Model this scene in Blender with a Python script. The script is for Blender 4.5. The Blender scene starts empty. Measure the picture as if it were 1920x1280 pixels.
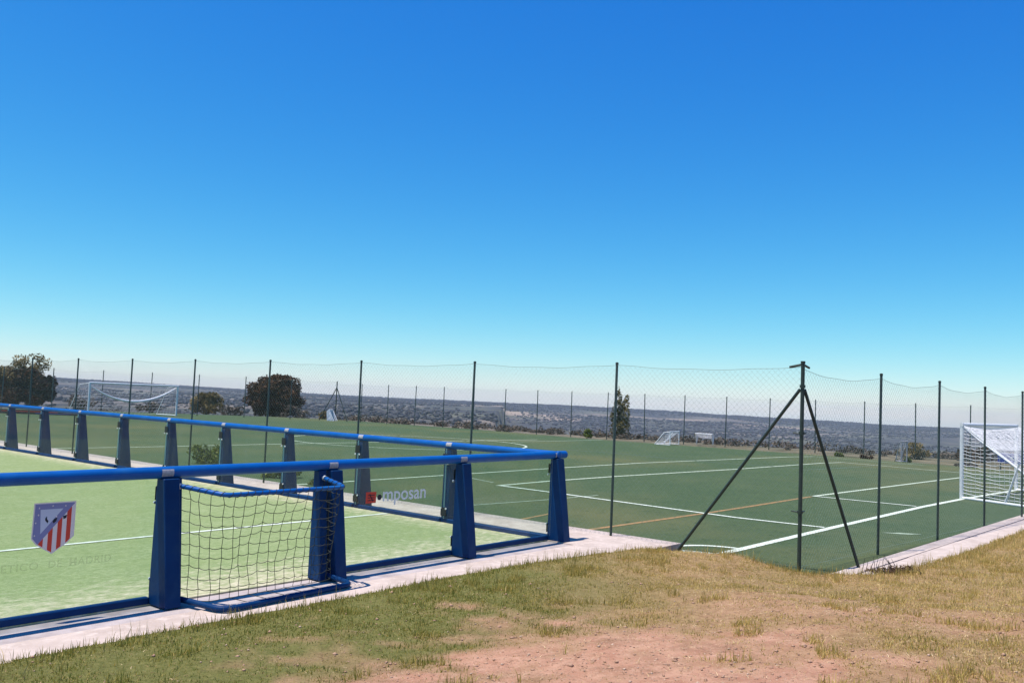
import bpy, bmesh, math, random
import numpy as np
from mathutils import Vector, Matrix, noise

random.seed(7); RNG = np.random.default_rng(11)
SC = bpy.context.scene
COL = SC.collection

# ------------------------------------------------------------------ camera
PITCH, ROLL, EYE = 0.06496, 0.04155, 2.0
cp, sp, cr, sr = math.cos(PITCH), math.sin(PITCH), math.cos(ROLL), math.sin(ROLL)
fw = Vector((0, cp, sp)); up = Vector((0, -sp, cp)); rt = Vector((1, 0, 0))
rx = rt * cr + up * sr; ux = -rt * sr + up * cr
cd = bpy.data.cameras.new('camera'); cam = bpy.data.objects.new('camera', cd); COL.objects.link(cam)
M = Matrix((rx, ux, -fw)).transposed().to_4x4(); M.translation = (0, 0, EYE)
cam.matrix_world = M
cd.sensor_width = 36; cd.lens = 36 * 1656.66 / 1920; cd.clip_start = 0.1; cd.clip_end = 40000
SC.camera = cam

# ------------------------------------------------------------------ sky and sun
SUN_TO = Vector((-0.30, -0.10, 1.0)).normalized()      # towards the sun
W = bpy.data.worlds.new('World'); SC.world = W; W.use_nodes = True
nt = W.node_tree; nt.nodes.clear()
sky = nt.nodes.new('ShaderNodeTexSky'); sky.sky_type = 'NISHITA'; sky.sun_disc = False
sky.sun_elevation = math.asin(SUN_TO.z); sky.sun_rotation = math.atan2(SUN_TO.x, SUN_TO.y)
sky.altitude = 900; sky.air_density = 1.0; sky.dust_density = 0.25; sky.ozone_density = 2.0
sep_ = nt.nodes.new('ShaderNodeSeparateColor'); com_ = nt.nodes.new('ShaderNodeCombineColor')
nt.links.new(sky.outputs[0], sep_.inputs[0])
for ch, (g_, k_) in enumerate(((2.12, 0.133), (1.19, 0.905), (0.48, 3.85))):      # tone response of the phone per channel
    pw = nt.nodes.new('ShaderNodeMath'); pw.operation = 'POWER'; pw.inputs[1].default_value = g_; nt.links.new(sep_.outputs[ch], pw.inputs[0])
    ml = nt.nodes.new('ShaderNodeMath'); ml.operation = 'MULTIPLY'; ml.inputs[1].default_value = k_; nt.links.new(pw.outputs[0], ml.inputs[0])
    nt.links.new(ml.outputs[0], com_.inputs[ch])
bg = nt.nodes.new('ShaderNodeBackground'); bg.inputs['Strength'].default_value = 0.075
wo = nt.nodes.new('ShaderNodeOutputWorld')
nt.links.new(com_.outputs[0], bg.inputs[0]); nt.links.new(bg.outputs[0], wo.inputs[0])
sl = bpy.data.lights.new('sun', 'SUN'); sl.energy = 4.6; sl.angle = math.radians(0.5); sl.color = (1.0, 0.95, 0.87)
so = bpy.data.objects.new('sun', sl); COL.objects.link(so); so.location = (-30, -10, 60)
so.rotation_euler = SUN_TO.to_track_quat('Z', 'Y').to_euler()
SC.view_settings.view_transform = 'Standard'; SC.view_settings.look = 'None'
SC.view_settings.exposure = 0.4; SC.view_settings.gamma = 1.0; SC.view_settings.use_curve_mapping = False
SC.cycles.max_bounces = 8; SC.cycles.transparent_max_bounces = 40; SC.cycles.transmission_bounces = 6
SC.cycles.volume_bounces = 0; SC.cycles.caustics_reflective = False; SC.cycles.caustics_refractive = False

# ------------------------------------------------------------------ materials
MAT = {}
def mat(name, col, rough=0.7, col2=None, scale=8.0, bump=0.0, bscale=None, metal=0.0, stretch=None, spec=None, detail=5.0, lo=0.35, hi=0.65, obj=True, col3=None, scale3=1.0):
    m = bpy.data.materials.new(name); m.use_nodes = True; t = m.node_tree; b = t.nodes['Principled BSDF']
    b.inputs['Roughness'].default_value = rough; b.inputs['Metallic'].default_value = metal
    if spec is not None: b.inputs['Specular IOR Level'].default_value = spec
    b.inputs['Base Color'].default_value = (*col, 1)
    tc = t.nodes.new('ShaderNodeTexCoord'); vec = tc.outputs['Object' if obj else 'Generated']
    if stretch:
        mp = t.nodes.new('ShaderNodeMapping'); mp.inputs['Scale'].default_value = stretch
        t.links.new(vec, mp.inputs[0]); vec = mp.outputs[0]
    def ns(sc, d=detail, r=0.6):
        n = t.nodes.new('ShaderNodeTexNoise'); n.inputs['Scale'].default_value = sc; n.inputs['Detail'].default_value = d
        n.inputs['Roughness'].default_value = r; t.links.new(vec, n.inputs['Vector']); return n
    def ramp(src, a, c):
        r = t.nodes.new('ShaderNodeMapRange'); r.inputs['From Min'].default_value = a; r.inputs['From Max'].default_value = c
        t.links.new(src, r.inputs['Value']); return r.outputs['Result']
    if col2:
        n = ns(scale); mx = t.nodes.new('ShaderNodeMix'); mx.data_type = 'RGBA'
        mx.inputs['A'].default_value = (*col, 1); mx.inputs['B'].default_value = (*col2, 1)
        t.links.new(ramp(n.outputs['Fac'], lo, hi), mx.inputs['Factor']); out = mx.outputs['Result']
        if col3:
            n3 = ns(scale3); m3 = t.nodes.new('ShaderNodeMix'); m3.data_type = 'RGBA'
            m3.inputs['B'].default_value = (*col3, 1); t.links.new(out, m3.inputs['A'])
            t.links.new(ramp(n3.outputs['Fac'], 0.5, 0.72), m3.inputs['Factor']); out = m3.outputs['Result']
        t.links.new(out, b.inputs['Base Color'])
    if bump:
        n2 = ns(bscale or scale * 3); bp = t.nodes.new('ShaderNodeBump'); bp.inputs['Strength'].default_value = bump
        bp.inputs['Distance'].default_value = 0.02; t.links.new(n2.outputs['Fac'], bp.inputs['Height'])
        t.links.new(bp.outputs[0], b.inputs['Normal'])
    MAT[name] = m; return m

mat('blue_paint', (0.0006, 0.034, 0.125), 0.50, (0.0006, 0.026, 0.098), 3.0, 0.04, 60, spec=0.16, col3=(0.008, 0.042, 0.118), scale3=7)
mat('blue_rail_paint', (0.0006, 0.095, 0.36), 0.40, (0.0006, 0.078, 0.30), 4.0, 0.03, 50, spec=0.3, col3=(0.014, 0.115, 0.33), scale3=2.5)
mat('black_plastic', (0.012, 0.012, 0.014), 0.5)
mat('bolt_metal', (0.75, 0.75, 0.76), 0.35, metal=0.4)
mat('tag_grey', (0.42, 0.40, 0.42), 0.6, (0.30, 0.27, 0.28), 40)
mat('concrete', (0.54, 0.43, 0.365), 0.9, (0.43, 0.335, 0.28), 3.0, 0.25, 40, col3=(0.60, 0.49, 0.42), scale3=11)
mat('concrete_dusty', (0.46, 0.39, 0.37), 0.92, (0.33, 0.27, 0.25), 5.0, 0.3, 45)
mat('concrete_edge', (0.16, 0.13, 0.12), 0.95, (0.10, 0.08, 0.07), 9.0, 0.3, 30)
mat('joint_dirt', (0.05, 0.04, 0.035), 0.95)
mat('line_white', (0.70, 0.73, 0.62), 0.85, (0.50, 0.55, 0.43), 7.0)
mat('line_worn', (0.56, 0.61, 0.46), 0.88, (0.40, 0.46, 0.33), 5.0)
mat('line_faded', (0.40, 0.46, 0.34), 0.9, (0.22, 0.28, 0.18), 7.0)
mat('line_orange', (0.36, 0.19, 0.065), 0.9, (0.20, 0.145, 0.055), 6.0)
mat('line_yellow', (0.36, 0.34, 0.14), 0.9, (0.24, 0.25, 0.11), 5.0)
mat('fence_green', (0.036, 0.052, 0.042), 0.42, (0.024, 0.036, 0.029), 20, spec=0.35)
mat('fence_wire', (0.19, 0.25, 0.22), 0.6)
mat('goal_white', (0.80, 0.79, 0.78), 0.45, (0.70, 0.69, 0.68), 6)
mat('net_white', (0.78, 0.76, 0.78), 0.8)
mat('net_dark', (0.025, 0.03, 0.018), 0.8)
mat('crest_red', (0.70, 0.05, 0.025), 0.5)
mat('crest_white', (0.86, 0.72, 0.66), 0.5)
mat('crest_lilac', (0.60, 0.60, 0.70), 0.5)
mat('crest_violet', (0.24, 0.23, 0.42), 0.5)
mat('crest_black', (0.012, 0.012, 0.03), 0.5)
mat('letter_grey', (0.86, 0.86, 0.80), 0.6)
mat('bark', (0.075, 0.055, 0.045), 0.9, (0.04, 0.03, 0.025), 12, 0.4, 30)
mat('board_dark', (0.02, 0.012, 0.012), 0.8, (0.035, 0.02, 0.018), 3)
mat('far_blue', (0.03, 0.06, 0.30), 0.6, (0.02, 0.04, 0.2), 4)
mat('dry_crumb', (0.44, 0.265, 0.17), 0.95, (0.34, 0.19, 0.12), 14)
mat('stone', (0.56, 0.40, 0.29), 0.9, (0.40, 0.26, 0.18), 20, 0.3, 60)

def leafmat(name, a, b, c, transl=0.25):
    m = bpy.data.materials.new(name); m.use_nodes = True; t = m.node_tree; bs = t.nodes['Principled BSDF']
    bs.inputs['Roughness'].default_value = 0.6; bs.inputs['Specular IOR Level'].default_value = 0.25
    at = t.nodes.new('ShaderNodeAttribute'); at.attribute_name = 'tone'
    cr_ = t.nodes.new('ShaderNodeValToRGB'); e = cr_.color_ramp.elements
    e[0].color = (*a, 1); e[1].color = (*c, 1); k = e.new(0.5); k.color = (*b, 1)
    t.links.new(at.outputs['Fac'], cr_.inputs[0]); t.links.new(cr_.outputs[0], bs.inputs['Base Color'])
    tr = t.nodes.new('ShaderNodeBsdfTranslucent'); t.links.new(cr_.outputs[0], tr.inputs[0])
    mx = t.nodes.new('ShaderNodeMixShader'); mx.inputs[0].default_value = transl
    t.links.new(bs.outputs[0], mx.inputs[1]); t.links.new(tr.outputs[0], mx.inputs[2])
    t.links.new(mx.outputs[0], t.nodes['Material Output'].inputs[0]); MAT[name] = m
leafmat('leaf_oak', (0.034, 0.012, 0.002), (0.066, 0.025, 0.005), (0.130, 0.056, 0.016), 0.12)
leafmat('leaf_olive', (0.08, 0.060, 0.014), (0.20, 0.145, 0.045), (0.46, 0.34, 0.16), 0.3)
leafmat('leaf_poplar', (0.075, 0.065, 0.016), (0.17, 0.14, 0.045), (0.36, 0.28, 0.11), 0.3)
leafmat('leaf_green', (0.06, 0.085, 0.014), (0.14, 0.17, 0.03), (0.26, 0.27, 0.07), 0.35)
leafmat('leaf_scrub', (0.050, 0.040, 0.030), (0.115, 0.088, 0.062), (0.25, 0.19, 0.135), 0.15)
leafmat('leaf_wood', (0.026, 0.027, 0.031), (0.040, 0.039, 0.042), (0.068, 0.063, 0.062), 0.1)
leafmat('grass_blade', (0.165, 0.195, 0.026), (0.50, 0.355, 0.090), (0.84, 0.64, 0.28), 0.4)
leafmat('straw_blade', (0.14, 0.078, 0.036), (0.40, 0.255, 0.115), (0.84, 0.64, 0.36), 0.15)
leafmat('leaf_dry', (0.10, 0.055, 0.03), (0.17, 0.10, 0.06), (0.28, 0.18, 0.10), 0.2)

# glass: a thin clear pane with a Fresnel sheen and a little dust
m = bpy.data.materials.new('pane_glass'); m.use_nodes = True; t = m.node_tree; t.nodes.remove(t.nodes['Principled BSDF'])
tb = t.nodes.new('ShaderNodeBsdfTransparent'); tb.inputs[0].default_value = (0.93, 0.965, 0.95, 1)
gl = t.nodes.new('ShaderNodeBsdfGlossy'); gl.inputs['Roughness'].default_value = 0.03
lw = t.nodes.new('ShaderNodeLayerWeight'); lw.inputs[0].default_value = 0.5
p5 = t.nodes.new('ShaderNodeMath'); p5.operation = 'POWER'; p5.inputs[1].default_value = 5.0; t.links.new(lw.outputs['Facing'], p5.inputs[0])
fr = t.nodes.new('ShaderNodeMath'); fr.operation = 'MULTIPLY_ADD'; fr.inputs[1].default_value = 0.32; fr.inputs[2].default_value = 0.018; t.links.new(p5.outputs[0], fr.inputs[0])
du = t.nodes.new('ShaderNodeBsdfDiffuse'); du.inputs[0].default_value = (0.7, 0.7, 0.66, 1)
mx1 = t.nodes.new('ShaderNodeMixShader'); mx2 = t.nodes.new('ShaderNodeMixShader'); mx2.inputs[0].default_value = 0.009
t.links.new(fr.outputs[0], mx1.inputs[0]); t.links.new(tb.outputs[0], mx1.inputs[1]); t.links.new(gl.outputs[0], mx1.inputs[2])
t.links.new(mx1.outputs[0], mx2.inputs[1]); t.links.new(du.outputs[0], mx2.inputs[2])
t.links.new(mx2.outputs[0], t.nodes['Material Output'].inputs[0]); MAT['pane_glass'] = m
tcg = t.nodes.new('ShaderNodeTexCoord'); mpg = t.nodes.new('ShaderNodeMapping'); mpg.inputs['Scale'].default_value = (5, 5, 0.9); t.links.new(tcg.outputs['Object'], mpg.inputs[0])
ng = t.nodes.new('ShaderNodeTexNoise'); ng.inputs['Scale'].default_value = 1.6; ng.inputs['Detail'].default_value = 6; t.links.new(mpg.outputs[0], ng.inputs['Vector'])
rg_ = t.nodes.new('ShaderNodeMapRange'); rg_.inputs['From Min'].default_value = 0.42; rg_.inputs['From Max'].default_value = 0.75; rg_.inputs['To Min'].default_value = 0.004; rg_.inputs['To Max'].default_value = 0.020
t.links.new(ng.outputs['Fac'], rg_.inputs['Value']); t.links.new(rg_.outputs['Result'], mx2.inputs[0])
m = bpy.data.materials.new('pane_edge'); m.use_nodes = True
m.node_tree.nodes['Principled BSDF'].inputs['Base Color'].default_value = (0.55, 0.78, 0.72, 1)
m.node_tree.nodes['Principled BSDF'].inputs['Roughness'].default_value = 0.3; MAT['pane_edge'] = m
# faint translucent print on the glass
m = bpy.data.materials.new('faint_print'); m.use_nodes = True; t = m.node_tree; b = t.nodes['Principled BSDF']
b.inputs['Base Color'].default_value = (0.10, 0.12, 0.07, 1); b.inputs['Roughness'].default_value = 0.8
tb = t.nodes.new('ShaderNodeBsdfTransparent'); mx = t.nodes.new('ShaderNodeMixShader'); mx.inputs[0].default_value = 0.17
t.links.new(tb.outputs[0], mx.inputs[1]); t.links.new(b.outputs[0], mx.inputs[2]); t.links.new(mx.outputs[0], t.nodes['Material Output'].inputs[0]); MAT['faint_print'] = m

# ------------------------------------------------------------------ mesh helpers
class MB:
    def __init__(s): s.v = []; s.f = []; s.m = []
    def face(s, pts, mi=0):
        n = len(s.v); s.v += [tuple(p) for p in pts]; s.f.append(tuple(range(n, n + len(pts)))); s.m.append(mi)
    def add(s, vs, fs, mi=0):
        n = len(s.v); s.v += [tuple(p) for p in vs]
        for f in fs: s.f.append(tuple(i + n for i in f)); s.m.append(mi)
    def box(s, lo, hi, mi=0):
        x0, y0, z0 = lo; x1, y1, z1 = hi
        s.add([(x0,y0,z0),(x1,y0,z0),(x1,y1,z0),(x0,y1,z0),(x0,y0,z1),(x1,y0,z1),(x1,y1,z1),(x0,y1,z1)],
              [(0,3,2,1),(4,5,6,7),(0,1,5,4),(1,2,6,5),(2,3,7,6),(3,0,4,7)], mi)
    def hexa(s, bot, top, mi=0):        # two matching rings of points
        n = len(bot); s.add(list(bot) + list(top), [tuple(reversed(range(n))), tuple(range(n, 2*n))] +
              [(i, (i+1) % n, n + (i+1) % n, n + i) for i in range(n)], mi)
    def tube(s, pts, r, n=8, mi=0, caps=True):
        pts = [Vector(p) for p in pts]; k = len(pts); rings = []
        rr = r if isinstance(r, (list, tuple)) else [r] * k
        ref = None
        for i, p in enumerate(pts):
            d = (pts[min(i+1, k-1)] - pts[max(i-1, 0)]).normalized()
            if ref is None: ref = Vector((0, 0, 1)) if abs(d.z) < 0.9 else Vector((1, 0, 0))
            a = d.cross(ref).normalized(); b = d.cross(a).normalized(); ref = -b if False else ref
            rings.append([p + (a * math.cos(2*math.pi*j/n) + b * math.sin(2*math.pi*j/n)) * rr[i] for j in range(n)])
        base = len(s.v)
        for q in rings: s.v += [tuple(x) for x in q]
        for i in range(k - 1):
            for j in range(n):
                s.f.append((base+i*n+j, base+i*n+(j+1) % n, base+(i+1)*n+(j+1) % n, base+(i+1)*n+j)); s.m.append(mi)
        if caps:
            s.f.append(tuple(base + j for j in reversed(range(n)))); s.m.append(mi)
            s.f.append(tuple(base + (k-1)*n + j for j in range(n))); s.m.append(mi)
    def mesh(s, name, mats, smooth=False):
        me = bpy.data.meshes.new(name); me.from_pydata(s.v, [], s.f)
        for q in ([mats] if isinstance(mats, str) else mats): me.materials.append(MAT[q])
        if any(s.m): me.polygons.foreach_set('material_index', s.m)
        me.update()
        bm = bmesh.new(); bm.from_mesh(me); bmesh.ops.recalc_face_normals(bm, faces=bm.faces); bm.to_mesh(me); bm.free()
        if smooth:
            me.polygons.foreach_set('use_smooth', [True] * len(me.polygons))
            try: me.set_sharp_from_angle(angle=math.radians(45))
            except Exception: pass
        return me
    def build(s, name, mats, parent=None, smooth=False):
        return link(name, s.mesh(name, mats, smooth), parent)
def link(name, me, parent=None):
    o = bpy.data.objects.new(name, me); COL.objects.link(o)
    if parent is not None: o.parent = parent
    return o
def bevel(me, w, seg=1):
    bm = bmesh.new(); bm.from_mesh(me); bmesh.ops.remove_doubles(bm, verts=bm.verts, dist=1e-5)
    bmesh.ops.bevel(bm, geom=[e for e in bm.edges if len(e.link_faces) == 2 and e.calc_face_angle(0) > 0.5], offset=w, segments=seg, affect='EDGES', profile=0.6)
    bm.to_mesh(me); bm.free(); return me
def thing(name, label, cat, loc=(0,0,0), rz=0.0, group=None):
    o = bpy.data.objects.new(name, None); COL.objects.link(o); o.location = loc; o.rotation_euler = (0,0,rz)
    o.empty_display_size = 0.2
    return tag(o, label, cat, group)
def tag(o, label, cat, group=None):
    o['label'] = label; o['category'] = cat
    if group: o['group'] = group
    return o
def struct(o): o['kind'] = 'structure'; return o
def stuff(o): o['kind'] = 'stuff'; return o
def pts_mesh(name, verts, faces_flat, loop_n, material, tone=None):
    """mesh from numpy arrays: faces all with loop_n corners"""
    me = bpy.data.meshes.new(name); nv = len(verts); nf = len(faces_flat) // loop_n
    me.vertices.add(nv); me.vertices.foreach_set('co', np.asarray(verts, np.float32).ravel())
    me.loops.add(nf * loop_n); me.loops.foreach_set('vertex_index', np.asarray(faces_flat, np.int32))
    me.polygons.add(nf); me.polygons.foreach_set('loop_start', np.arange(0, nf*loop_n, loop_n, dtype=np.int32))
    me.update(calc_edges=True)
    if tone is not None:
        a = me.attributes.new('tone', 'FLOAT', 'POINT'); a.data.foreach_set('value', np.asarray(tone, np.float32))
    me.materials.append(MAT[material]); me.validate(); return me

# ------------------------------------------------------------------ layout (metres; pitch surface is z = 0)
SL = 0.12                                            # top of the concrete slab and the small court
C0 = np.array([0.6685, 12.152])                      # corner of the small court
D1 = np.array([-0.63388, -0.77344])                  # along its near wall, towards the camera
N1 = np.array([0.77344, -0.63388])                   # outward from the near wall
D2 = -N1
ROT_FRONT = math.atan2(D1[1], D1[0]); ROT_SIDE = math.atan2(N1[1], N1[0])
def CL(a, b, z=0.0):                                 # court coordinates: a along near wall, b outward of it
    q = C0 + D1 * a + N1 * b; return (float(q[0]), float(q[1]), z)
F0 = np.array([3.645, 11.025]); E2 = np.array([-0.7789, 0.6271]); E1 = np.array([0.665, 0.747])
SLAB_OUT = 1.27
SC_ = np.array(CL(-1.25, SLAB_OUT)[:2])
def CN(a, b): return C0 + D1 * a + N1 * b
bound = np.array([CN(20, 0.94), CN(7.5, 0.93), CN(6, 0.90), CN(4.6, 0.93), CN(3.2, 0.90), CN(2.0, 0.92), CN(0.9, 1.03), CN(-0.2, 1.20), CN(-0.9, 1.265), SC_, [3.3, 11.42], [3.80, 10.78], [4.42, 10.68], [5.28, 11.42], [6.35, 12.46], [8.34, 14.7], [22, 30.2], [40, 51]])
poly = np.vstack([bound, [[45, 51], [45, -14], [-24, -14]]])
def inside(x, y, P=poly):
    r = np.zeros(x.shape, bool); n = len(P); j = n - 1
    for i in range(n):
        xi, yi = P[i]; xj, yj = P[j]
        c = ((yi > y) != (yj > y)) & (x < (xj - xi) * (y - yi) / (yj - yi + 1e-12) + xi); r ^= c; j = i
    return r
def sdist(x, y):
    d = np.full(x.shape, 1e9)
    for i in range(len(bound) - 1):
        a = bound[i]; b = bound[i+1]; ab = b - a
        tt = np.clip(((x - a[0]) * ab[0] + (y - a[1]) * ab[1]) / (ab @ ab), 0, 1)
        d = np.minimum(d, np.hypot(x - a[0] - tt * ab[0], y - a[1] - tt * ab[1]))
    return np.where(inside(x, y), d, -d)
def sstep(a, b, x): q = np.clip((x - a) / (b - a), 0, 1); return q * q * (3 - 2 * q)
def vnoise(x, y, f, seed=0, octv=3):
    """cheap value noise on numpy arrays"""
    out = np.zeros(np.shape(x)); amp = 1.0; tot = 0.0
    for o in range(octv):
        xs = np.asarray(x) * f + 17.3 * o + seed * 7.7; ys = np.asarray(y) * f - 9.1 * o + seed * 3.1
        xi = np.floor(xs).astype(np.int64); yi = np.floor(ys).astype(np.int64); fx = xs - xi; fy = ys - yi
        fx = fx * fx * (3 - 2 * fx); fy = fy * fy * (3 - 2 * fy)
        def h(a, b):
            n = (a * 374761393 + b * 668265263 + seed * 974711 + o * 1013) & 0x7fffffff
            n = ((n ^ (n >> 13)) * 1274126177) & 0x7fffffff
            return ((n ^ (n >> 16)) & 0xffff) / 65535.0
        out += amp * ((h(xi, yi) * (1-fx) + h(xi+1, yi) * fx) * (1-fy) + (h(xi, yi+1) * (1-fx) + h(xi+1, yi+1) * fx) * fy)
        tot += amp; amp *= 0.5; f *= 2.1
    return out / tot
def ground_z(x, y):
    s = sdist(x, y)
    left = (x - SC_[0]) * N1[0] + (y - SC_[1]) * N1[1]        # near the slab
    base = 0.03 + 0.105 * sstep(1.6, 0.5, left) + 0.055 * sstep(3.5, 4.4, x)
    base = base * sstep(0.1, 1.1, np.hypot(x - SC_[0], y - SC_[1])) + 0.010
    z = base + 0.43 * sstep(0.0, 5.2, s) + 0.10 * sstep(0, 1.3, s) * sstep(5.5, 9.5, x) + (vnoise(x, y, 0.9, 3) - 0.5) * 0.06 * sstep(0.1, 1.2, s) + (vnoise(x, y, 5.0, 5) - 0.5) * 0.025 * sstep(0.0, 0.4, s) + (vnoise(x, y, 11.0, 6, 2) - 0.5) * 0.022 * sstep(0.3, 0.9, s)
    return np.where(s < -0.02, np.minimum(z, -0.05) - 0.4 * np.clip(-s - 0.02, 0, 1), z), s
def bare(x, y):
    """how bare the ground is: the pinkish worn patch in the middle foreground"""
    e = np.sqrt(((x - 0.60) / 2.05) ** 2 + ((y - 4.5) / 2.55) ** 2)
    n = vnoise(x, y, 1.1, 21, 4) - 0.5; n2 = vnoise(x, y, 4.0, 23, 3) - 0.5
    e2 = np.sqrt(((x - 2.7 - 0.12 * (y - 7)) / 2.3) ** 2 + ((y - 7.4) / 1.5) ** 2)      # thin, half worn turf up the bank
    return np.maximum(np.clip((1.22 - e) * 1.3 + n * 1.6 + n2 * 1.4, 0, 1), 0.48 * np.clip((1.05 - e2) * 1.2 + n * 1.6 + n2 * 1.5, 0, 1))
def greenness(x, y):
    s = sdist(x, y)
    near_slab = sstep(4.2, 0.5, (x - SC_[0]) * N1[0] + (y - SC_[1]) * N1[1] )
    along = sstep(2.6, -0.6, x)
    n = vnoise(x, y, 1.3, 31, 3) - 0.5
    return np.clip(near_slab * along * 1.15 + n * 0.6, 0, 1)

# ------------------------------------------------------------------ far terrain: valley and ridge
AZ = np.radians([-180, -60, -36, -30, -20, -10, -3, 5, 12, 20, 27, 35, 60, 180])
RZ = np.array([-20, 0, 22, 14, -2, -14, -16, -18, -24, -34, -40, -42, -40, -20], float)   # ridge height at 3.6 km
def terrain_z(x, y):
    r = np.hypot(x, y); az = np.arctan2(x, y)
    # distance beyond the far fence line (from (-12,63) to (22,41)) and the end fence
    u1 = (x + 12) * 0.543 + (y - 63) * 0.84
    u2 = (y - 60) * 1.0
    u = np.where(x < -12, np.maximum(np.minimum(u2, 400), 0) , u1)
    u = np.where(y < 5, -1, u)
    rid = np.interp(az, AZ, RZ)
    z = -0.06 - 0.8 * sstep(2, 14, u) - 9 * sstep(8, 160, u) - 44 * sstep(90, 1100, u)
    rise = sstep(1300, 3700, r)
    z = z * (1 - rise) + rid * rise
    z = z - 120 * sstep(3750, 6500, r)
    und = (vnoise(x, y, 1/420., 41, 4) - 0.5) * 26 * sstep(250, 1300, u) * (1 - 0.75 * rise) + (vnoise(x, y, 1/90., 43, 3) - 0.5) * 5 * sstep(120, 500, u) * (1 - 0.6 * rise)
    und = und + (vnoise(x, y, 1/160., 47, 3) - 0.5) * 7 * sstep(3000, 3700, r)
    near = (vnoise(x, y, 1/6., 45, 3) - 0.5) * 0.25 * sstep(0.5, 6, u)
    behind = np.where(y < 9, 0.20, 0.0)
    return z + und + near + np.where(r < 30, -0.4, 0) * (y > -30) + np.where((y < -14) | (np.abs(x) > 22) & (y < 14), 0.42, 0)

rads = np.concatenate([np.linspace(0.5, 40, 24), np.geomspace(42, 4650, 180)])
azs = np.concatenate([np.radians(np.linspace(-180, -40, 40, endpoint=False)), np.radians(np.linspace(-40, 40, 360, endpoint=False)), np.radians(np.linspace(40, 180, 40, endpoint=False))])
R_, A_ = np.meshgrid(rads, azs, indexing='ij'); TX = R_ * np.sin(A_); TY = R_ * np.cos(A_); TZ = terrain_z(TX, TY)
na = len(azs); idx = np.arange(len(rads) * na).reshape(len(rads), na)
i0 = idx[:-1, :]; i1 = idx[1:, :]
q = np.stack([i0, np.roll(i0, -1, 1), np.roll(i1, -1, 1), i1], -1).reshape(-1)
q = q.reshape(-1, 4)[:, ::-1].reshape(-1)

m = bpy.data.materials.new('countryside'); m.use_nodes = True; t = m.node_tree; b = t.nodes['Principled BSDF']
b.inputs['Roughness'].default_value = 0.95; b.inputs['Specular IOR Level'].default_value = 0.1
geo = t.nodes.new('ShaderNodeNewGeometry')
def tnoise(sc, det=4.0, r=0.6):
    n = t.nodes.new('ShaderNodeTexNoise'); n.inputs['Scale'].default_value = sc; n.inputs['Detail'].default_value = det; n.inputs['Roughness'].default_value = r
    t.links.new(geo.outputs['Position'], n.inputs['Vector']); return n.outputs['Fac']
def trange(src, a, c):
    r = t.nodes.new('ShaderNodeMapRange'); r.inputs['From Min'].default_value = a; r.inputs['From Max'].default_value = c; t.links.new(src, r.inputs['Value']); return r.outputs['Result']
def tmix(fac, A, B):
    x = t.nodes.new('ShaderNodeMix'); x.data_type = 'RGBA'
    for s_, v_ in (('A', A), ('B', B)):
        if isinstance(v_, tuple): x.inputs[s_].default_value = (*v_, 1)
        else: t.links.new(v_, x.inputs[s_])
    t.links.new(fac, x.inputs['Factor']); return x.outputs['Result']
def math_(op, a, b_):
    n = t.nodes.new('ShaderNodeMath'); n.operation = op; n.use_clamp = False
    for i, v_ in enumerate((a, b_)):
        if isinstance(v_, (int, float)): n.inputs[i].default_value = v_
        else: t.links.new(v_, n.inputs[i])
    return n.outputs[0]
vor = t.nodes.new('ShaderNodeTexVoronoi'); vor.inputs['Scale'].default_value = 1/150.; t.links.new(geo.outputs['Position'], vor.inputs['Vector'])
sepc = t.nodes.new('ShaderNodeSeparateColor'); t.links.new(vor.outputs['Color'], sepc.inputs[0])
wood = tmix(trange(tnoise(1/14., 6), 0.35, 0.65), (0.030, 0.031, 0.035), (0.070, 0.066, 0.064))
dry = tmix(trange(tnoise(1/40., 6), 0.35, 0.65), (0.13, 0.11, 0.09), (0.25, 0.20, 0.16))
green = tmix(trange(tnoise(1/60., 6), 0.35, 0.65), (0.075, 0.078, 0.055), (0.145, 0.135, 0.10))
c = tmix(trange(sepc.outputs[0], 0.62, 0.66), green, dry)
c = tmix(trange(tnoise(1/190., 8, 0.7), 0.42, 0.54), c, wood)
at = t.nodes.new('ShaderNodeAttribute'); at.attribute_name = 'ridge'
c = tmix(at.outputs['Fac'], c, wood)
at2 = t.nodes.new('ShaderNodeAttribute'); at2.attribute_name = 'sand'
c = tmix(at2.outputs['Fac'], c, tmix(trange(tnoise(1/22., 5), 0.3, 0.7), (0.50, 0.38, 0.28), (0.36, 0.26, 0.19)))
at3 = t.nodes.new('ShaderNodeAttribute'); at3.attribute_name = 'verge'
c = tmix(at3.outputs['Fac'], c, tmix(trange(tnoise(1/1.7, 6), 0.35, 0.65), (0.062, 0.064, 0.030), (0.20, 0.165, 0.10)))
t.links.new(c, b.inputs['Base Color']); MAT['countryside'] = m
me = pts_mesh('terrain', np.stack([TX, TY, TZ], -1).reshape(-1, 3), q, 4, 'countryside')
def attr(me, name, vals):
    a = me.attributes.new(name, 'FLOAT', 'POINT'); a.data.foreach_set('value', np.asarray(vals, np.float32).ravel())
attr(me, 'ridge', sstep(2700, 3300, R_ + (vnoise(TX, TY, 1/300., 61) - 0.5) * 900) * 0.9)
sandm = np.zeros_like(TX)
for (az, r0, wa, wr) in ((0.1, 2420, 1.5, 120), (1.6, 2300, 1.5, 100), (3.2, 2160, 1.6, 90), (-2.9, 2250, 1.3, 70), (-8.5, 2450, 3.0, 90), (9, 2600, 3.5, 60), (17, 2500, 3, 60)):
    e = ((np.degrees(A_) - az) / wa) ** 2 + ((R_ - r0) / wr) ** 2
    sandm = np.maximum(sandm, np.clip(1.1 - e + (vnoise(TX, TY, 1/60., 71) - 0.5) * 2.0, 0, 0.62))
attr(me, 'sand', sandm)
attr(me, 'verge', sstep(70, 40, R_) )
me.polygons.foreach_set('use_smooth', [True] * len(me.polygons))
struct(link('terrain', me))

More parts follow.
